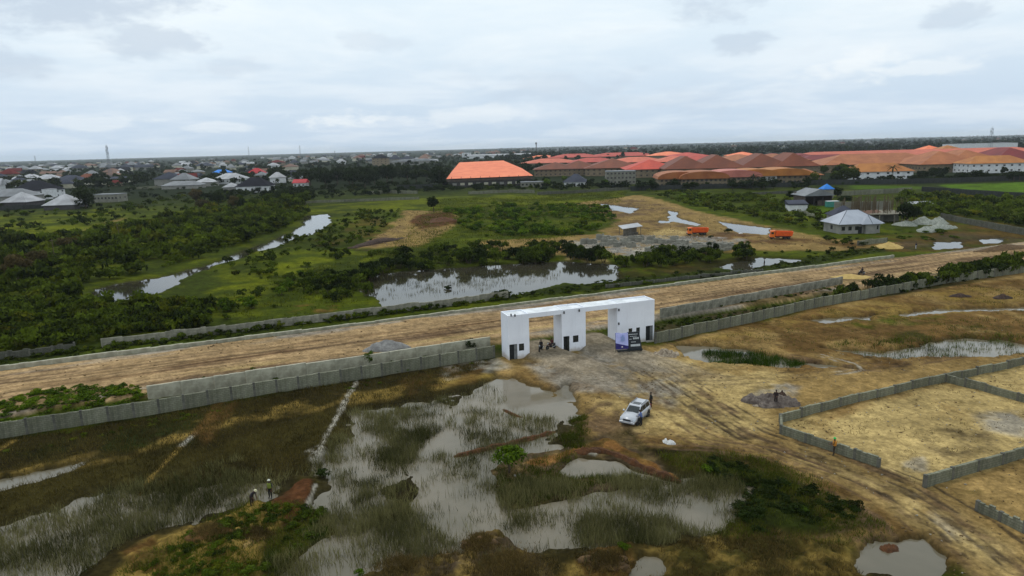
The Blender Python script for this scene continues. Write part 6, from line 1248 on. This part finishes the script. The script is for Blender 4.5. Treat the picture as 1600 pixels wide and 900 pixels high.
for px, py, r, hf, mt, lb in ((925, 413, 1.3, 1.8, DGREEN, 'upright dark shrub between pond and sand patch'), (700, 452, 1.5, .5, DGREEN, 'low reedy hummock in the large pond'), (520, 432, 1.4, 1.2, DGREEN, 'small dark shrub left of the pond reeds'), (1110, 372, 1.0, .9, DGREEN, 'low shrub right of the nearer orange truck'), (1138, 364, 2.0, .7, DGREEN, 'dark low shrub between the two orange trucks'), (785, 466, 2.4, .7, DGREEN, 'grassy hummock at the near end of the large pond'), (505, 745, .9, .8, DGREEN, 'dark clump at the top of the red earth patch'), (1100, 395, 1.5, .9, LGREEN, 'yellow green shrub in front of the block stacks'), (975, 862, .55, 1.2, LGREEN, 'yellow green plant on the bottom hump'), (562, 900, .5, 1.0, LGREEN, 'bright green plant at the bottom edge'), (1255, 800, .55, .9, LGREEN, 'bright green plant in the weeds right of the marsh'), (1105, 735, .9, .6, LGREEN, 'low bright green plant below the mud bank')):
    shrub('shrub', lb, S(px, py), r, hf, mt)
# palms
def palm(label, px, py, h, group=None):
    p = S(px, py); o = empty('palm_tree', tuple(p), random.uniform(0, 6), label, 'palm'); MB().tube((0, 0, -.3), (.3, .1, h), .28, .18, n=7).build('trunk', BARK, o); V = []; F = []
    for i in range(16):
        a = i * 2.4; el = random.uniform(-.1, .9); L = h * .5 + 1.2; prev = None; d = np.array([math.cos(a), math.sin(a)]); n = np.array([-d[1], d[0]])
        for k in range(6):
            t = k / 5; r = L * t; z = h + L * (t * math.sin(el) - .55 * t * t); w = .45 * math.sin(math.pi * min(.97, t * .9 + .12)); c = np.array([.3 + d[0] * r, .1 + d[1] * r])
            V += [(*(c + n * w), z - .25 * w), (*c, z), (*(c - n * w), z - .25 * w)]
            if k: b_ = len(V) - 6; F += [(b_, b_ + 1, b_ + 4, b_ + 3), (b_ + 1, b_ + 2, b_ + 5, b_ + 4)]
    link('fronds', np_mesh('fronds', V, np.array(F), DGREEN, np.random.default_rng(5).uniform(.1, .6, len(V))), None, o)
palm('palm tree in front of the golden roofed villa', 1394, 286, 10); palm('short palm before the tan roofed row', 1176, 296, 8); palm('palm standing left of the right crimson row', 1248, 262, 12); palm('palm on the skyline among the left town roofs', 484, 262, 13)
# ------------------------------------------------------------------ reeds and grass
def blades(name, label, X, Y, Z, n, h0, h1, spread, width, mt, seed, lean=.25, tint=(.0, 1.0)):
    rng = np.random.default_rng(seed); N = len(X); x = np.repeat(X, n) + rng.normal(size=N * n) * spread; y = np.repeat(Y, n) + rng.normal(size=N * n) * spread; z = np.repeat(Z, n); h = rng.uniform(h0, h1, N * n) * np.repeat(rng.uniform(.6, 1.25, N), n); M = N * n
    a = rng.uniform(0, 6.28, M); l = rng.normal(size=(M, 2)) * lean * h[:, None]; w = width * rng.uniform(.6, 1.3, M)
    V = np.stack([np.stack([x - np.cos(a) * w, y - np.sin(a) * w, z], 1), np.stack([x + np.cos(a) * w, y + np.sin(a) * w, z], 1), np.stack([x + l[:, 0], y + l[:, 1], z + h], 1)], 1).reshape(-1, 3)
    t = np.repeat(np.clip(np.repeat(np.clip(rng.uniform(*tint, N) * .6 + (tint[1] * .55) * (fbm(X, Y, 4.5, 3, 700 + seed) * .8 + .35), 0, 1), n) + rng.normal(size=M) * .15, 0, 1), 3); return tag(link(name, np_mesh(name, V, np.arange(M * 3).reshape(M, 3), mt, t)), label, None, None, 'stuff')
def field_pts(poly, n, clump, thr, seed, hmin=-.6, hmax=.35, amp=.38):
    P = PG(poly); A = np.array(P); rng = np.random.default_rng(seed); X = rng.uniform(A[:, 0].min(), A[:, 0].max(), n * 4); Y = rng.uniform(A[:, 1].min(), A[:, 1].max(), n * 4); ok = polydist(X, Y, P) + 1.2 * fbm(X, Y, 4, 3, seed) < 0
    if clump: ok &= fbm(X, Y, clump, 4, 600 + seed, .6) + rng.normal(size=len(X)) * amp > thr
    X, Y = X[ok][:n], Y[ok][:n]; h, _ = terrain(X, Y); k = (h > hmin) & (h < hmax); return X[k], Y[k], np.maximum(h[k], -.12)
MARSH_L = [(-200, 900), (0, 830), (160, 770), (330, 735), (480, 690), (500, 740), (440, 750), (400, 790), (300, 810), (190, 850), (120, 905), (-100, 960)]
MARSH_M = [(500, 720), (560, 650), (640, 640), (700, 622), (690, 660), (640, 720), (650, 800), (720, 860), (560, 905), (420, 905), (500, 800)]
MARSH_R = [(780, 770), (880, 745), (1000, 745), (1060, 745), (1160, 765), (1168, 820), (1060, 855), (900, 850), (800, 810)]
MARSH_T = [(740, 640), (860, 660), (880, 690), (800, 710), (720, 700)]
for poly, n, cl, th, sd, lab in ((MARSH_L, 4600, 4, .05, 1, 'grey green reeds standing in water at the lower left'), (MARSH_M, 4300, 4, .15, 2, 'reeds in the flooded marsh between the white trail and open water'), (MARSH_R, 3100, 3.5, .2, 3, 'reeds in the flooded marsh below the mud bank'), (MARSH_T, 700, 3, .1, 4, 'sparse reeds around the long red berm'),
    ([(640, 720), (780, 700), (800, 800), (1000, 840), (900, 900), (600, 905), (650, 800)], 1700, 3, .3, 5, 'scattered reed tufts in the open flood water'), ([(660, 640), (760, 600), (790, 640), (740, 690), (690, 660)], 350, 2.5, .3, 6, 'few reed tufts in the water below the gatehouse')):
    X, Y, Z = field_pts(poly, n, cl, th, sd); blades('reeds', lab, X, Y, Z, 7, .35, 1.1, .26, .024, REED, sd, .26)
X, Y, Z = field_pts([(1090, 548), (1180, 552), (1265, 570), (1200, 580), (1110, 570)], 900, 3, -.2, 7, -.6, .6); blades('reeds', 'green reeds in the puddle right of the gatehouse', X, Y, Z, 8, .4, .9, .25, .03, LGREEN, 7, .2, (0, .6))
X, Y, Z = field_pts([(560, 450), (600, 430), (740, 425), (900, 415), (900, 430), (740, 460), (600, 470)], 380, 4, .1, 8, -1, .4); blades('reeds', 'reeds and stalks standing in the large pond', X, Y, Z, 7, .4, 1.0, .4, .035, REED, 8, .15, (0, .6))
X, Y, Z = field_pts([(1290, 545), (1480, 528), (1600, 530), (1600, 560), (1400, 565)], 500, 3, .1, 9, -.6, .6); blades('reeds', 'green tufts around the long puddle in the estate', X, Y, Z, 7, .3, .7, .25, .03, GREEN, 9, .2)
GR = leaf_mat('meadow_grass', lin((52, 62, 16)), lin((102, 106, 30)), 0, .2); STRAWG = leaf_mat('straw_grass', lin((56, 47, 24)), lin((122, 102, 58)), 0, .2); OG = leaf_mat('olive_grass', lin((48, 43, 20)), lin((102, 90, 46)), 0, .2)
X, Y, Z = field_pts([(-250, 760), (0, 692), (250, 652), (500, 608), (770, 566), (640, 640), (560, 650), (500, 740), (330, 770), (0, 850), (-250, 920)], 9000, 6, -.5, 12, 0.0, .9); blades('grass', 'olive marsh grass covering the ground inside the left wall', X, Y, Z, 5, .15, .45, .3, .03, OG, 12, .35)
X, Y, Z = field_pts([(180, 905), (330, 815), (440, 790), (520, 790), (480, 860), (400, 960)], 2200, 3, -.4, 13, 0.0, 1.6); blades('grass', 'rough grass on the overgrown bank at lower left', X, Y, Z, 6, .15, .4, .25, .025, GR, 13, .4)
X, Y, Z = field_pts([(560, 905), (740, 840), (860, 900), (1000, 850), (1330, 850), (1340, 905), (1100, 960), (700, 960)], 3400, 2.2, .0, 14, 0.05, 1.6); blades('grass', 'dry tufted grass along the bottom bank', X, Y, Z, 6, .12, .36, .2, .022, STRAWG, 14, .4)
X, Y, Z = field_pts([(1030, 715), (1200, 716), (1400, 840), (1330, 860), (1100, 850), (1090, 770)], 1900, 3.5, .05, 15, 0.0, 1.2); blades('grass', 'rough green grass right of the marsh', X, Y, Z, 6, .15, .45, .25, .025, GR, 15, .35, (0, .7))
X, Y, Z = field_pts([(768, 735), (870, 705), (900, 720), (1000, 750), (920, 772), (800, 798)], 1500, 3, -.3, 16, 0.0, .8); blades('grass', 'green grass on the mud island in the marsh', X, Y, Z, 6, .2, .5, .2, .025, GR, 16, .3, (0, .6))
X, Y, Z = field_pts([(870, 690), (905, 655), (935, 680), (900, 705)], 350, 2, -.3, 17, -.2, .8); blades('grass', 'green grass clump left of the parked car', X, Y, Z, 7, .2, .5, .2, .025, GR, 17, .3, (0, .6))
X, Y, Z = field_pts([(300, 480), (470, 425), (600, 395), (690, 312), (980, 300), (960, 330), (880, 380), (560, 480), (400, 505)], 9000, 14, -.3, 18, .05, 1.2); blades('grass', 'long meadow grass around stream and pond', X, Y, Z, 5, .3, .7, .6, .08, GR, 18, .35)
for q_ in ((790, 886, 2.6), (752, 848, 1.2), (945, 878, 1.6), (625, 886, 1.4), (395, 838, 1.4), (330, 832, 1.5)):
    c_ = S(q_[0], q_[1]); rg = np.random.default_rng(int(q_[0])); N_ = int(520 * q_[2]); X = c_[0] + rg.normal(size=N_) * q_[2] * .55; Y = c_[1] + rg.normal(size=N_) * q_[2] * .4; Z = c_[2] + .42 * np.exp(-((X - c_[0]) ** 2 + (Y - c_[1]) ** 2) / (q_[2] * .8) ** 2)
    blades('grass', 'dry tufted grass on a hump near the bottom edge', X, Y, Z, 5, .1, .3, .12, .02, STRAWG, int(q_[0]), .5)
X, Y, Z = field_pts([(1220, 660), (1475, 602), (1640, 570), (1640, 720), (1445, 766), (1372, 735)], 260, 5, .25, 19, .0, 1.2); blades('grass', 'sparse weeds on the sand plot', X, Y, Z, 8, .08, .25, .25, .025, OG, 19, .5)
X, Y, Z = field_pts([(1030, 548), (1300, 484), (1600, 434), (1640, 530), (1400, 560), (1200, 550)], 1500, 7, .25, 20, .0, 1.2); blades('grass', 'tufty weeds on the wet brown ground below the right perimeter wall', X, Y, Z, 7, .12, .4, .3, .03, GR, 20, .4, (0, .8))
# ------------------------------------------------------------------ clods, stones and litter
def clods(name, label, poly, n, s0, s1, m, seed, clump=5, thr=.0):
    X, Y, Z = field_pts(poly, n, clump, thr, seed, .0, 2.0); rng = np.random.default_rng(seed); N = len(X); r = s0 + (s1 - s0) * rng.uniform(0, 1, N) ** 3; V = []
    base = np.array([(1, 0, 0), (-.5, .87, 0), (-.5, -.87, 0), (.1, .1, .9), (0, 0, -.6)]); F0 = np.array([(0, 1, 3), (1, 2, 3), (2, 0, 3), (1, 0, 4), (2, 1, 4), (0, 2, 4)])
    V = (base[None] + rng.normal(size=(N, 5, 3)) * .22) * r[:, None, None]; a = rng.uniform(0, 6.28, N); c, s = np.cos(a)[:, None], np.sin(a)[:, None]
    V = np.stack([V[..., 0] * c - V[..., 1] * s + X[:, None], V[..., 0] * s + V[..., 1] * c + Y[:, None], V[..., 2] * .7 + Z[:, None] + .02], -1).reshape(-1, 3); F = (F0[None] + 5 * np.arange(N)[:, None, None]).reshape(-1, 3)
    tag(link(name, np_mesh(name, V, F, m)), label, None, None, 'stuff')
CLOD = mat('clod_earth', lin((124, 102, 68)), lin((88, 70, 46)), .95, .6); STONE = mat('pale_stone', lin((160, 154, 142)), lin((120, 114, 104)), .95, .6)
EST = [(860, 600), (1000, 556), (1250, 560), (1640, 500), (1700, 900), (1480, 905), (1330, 850), (1200, 716), (1040, 702), (930, 690)]
clods('clods', 'small earth clods strewn over the sandy estate', EST, 3400, .04, .17, CLOD, 61, 6, .25); clods('stones', 'pale stones and litter strewn over the sandy estate', EST, 900, .03, .14, STONE, 62, 8, .2)
clods('clods', 'earth clods along the dirt road', [(-200, 640), (0, 582), (400, 530), (800, 482), (1200, 436), (1400, 402), (1400, 440), (1100, 476), (800, 530), (400, 590), (0, 635), (-200, 690)], 2600, .05, .24, CLOD, 63, 7, .1)
clods('rubble', 'pale broken rubble strewn on the building site', [(875, 382), (985, 368), (1110, 372), (1160, 386), (1100, 398), (980, 404), (885, 392)], 2600, .1, .42, STONE, 64, 4, -.1)
clods('rubble', 'loose rubble and mud lumps around the orange trucks', [(900, 325), (1000, 312), (1090, 336), (1290, 374), (1330, 390), (1140, 388), (960, 362)], 1800, .1, .4, CLOD, 65, 6, .1)
clods('clods', 'mud lumps on the excavated patch', [(560, 390), (600, 364), (632, 331), (705, 331), (714, 352), (655, 388)], 900, .1, .5, CLOD, 66, 5, .0)
# ------------------------------------------------------------------ haze
def build_haze():
    m = bpy.data.materials.new('haze_air'); m.use_nodes = True; t = m.node_tree; t.nodes.clear(); o = t.nodes.new('ShaderNodeOutputMaterial'); v = t.nodes.new('ShaderNodeVolumePrincipled')
    v.inputs['Color'].default_value = (.86, .94, 1.0, 1); v.inputs['Density'].default_value = HAZE; v.inputs['Anisotropy'].default_value = .2; t.links.new(v.outputs[0], o.inputs['Volume'])
    tag(MB().box(-14500, 14500, -14500, 14500, -2.0, 75).build('haze', m), 'thin pale blue haze over the far land', None, None, 'stuff')
HAZE = 5.5e-5
build_haze()

# ------------------------------------------------------------------ tell alike neighbours apart by their order from the left
def ordinal(n):
    ones = ['', 'first', 'second', 'third', 'fourth', 'fifth', 'sixth', 'seventh', 'eighth', 'ninth', 'tenth', 'eleventh', 'twelfth', 'thirteenth', 'fourteenth', 'fifteenth', 'sixteenth', 'seventeenth', 'eighteenth', 'nineteenth']
    tens = {2: 'twenty', 3: 'thirty', 4: 'forty', 5: 'fifty', 6: 'sixty', 7: 'seventy'}; tth = {2: 'twentieth', 3: 'thirtieth', 4: 'fortieth', 5: 'fiftieth', 6: 'sixtieth', 7: 'seventieth'}
    return ones[n] if n < 20 else tth[n // 10] if n % 10 == 0 else tens[n // 10] + '-' + ones[n % 10]
by = {}
for o in COL.objects:
    if o.parent is None and 'label' in o and o.get('kind') not in ('stuff', 'structure'): by.setdefault(o['label'], []).append(o)
for lab, os_ in by.items():
    if 1 < len(os_) < 79:
        os_.sort(key=lambda o: o.location.x / max(o.location.y, 1))
        for i, o in enumerate(os_): o['label'] = '%s, %s from left' % (lab, ordinal(i + 1))
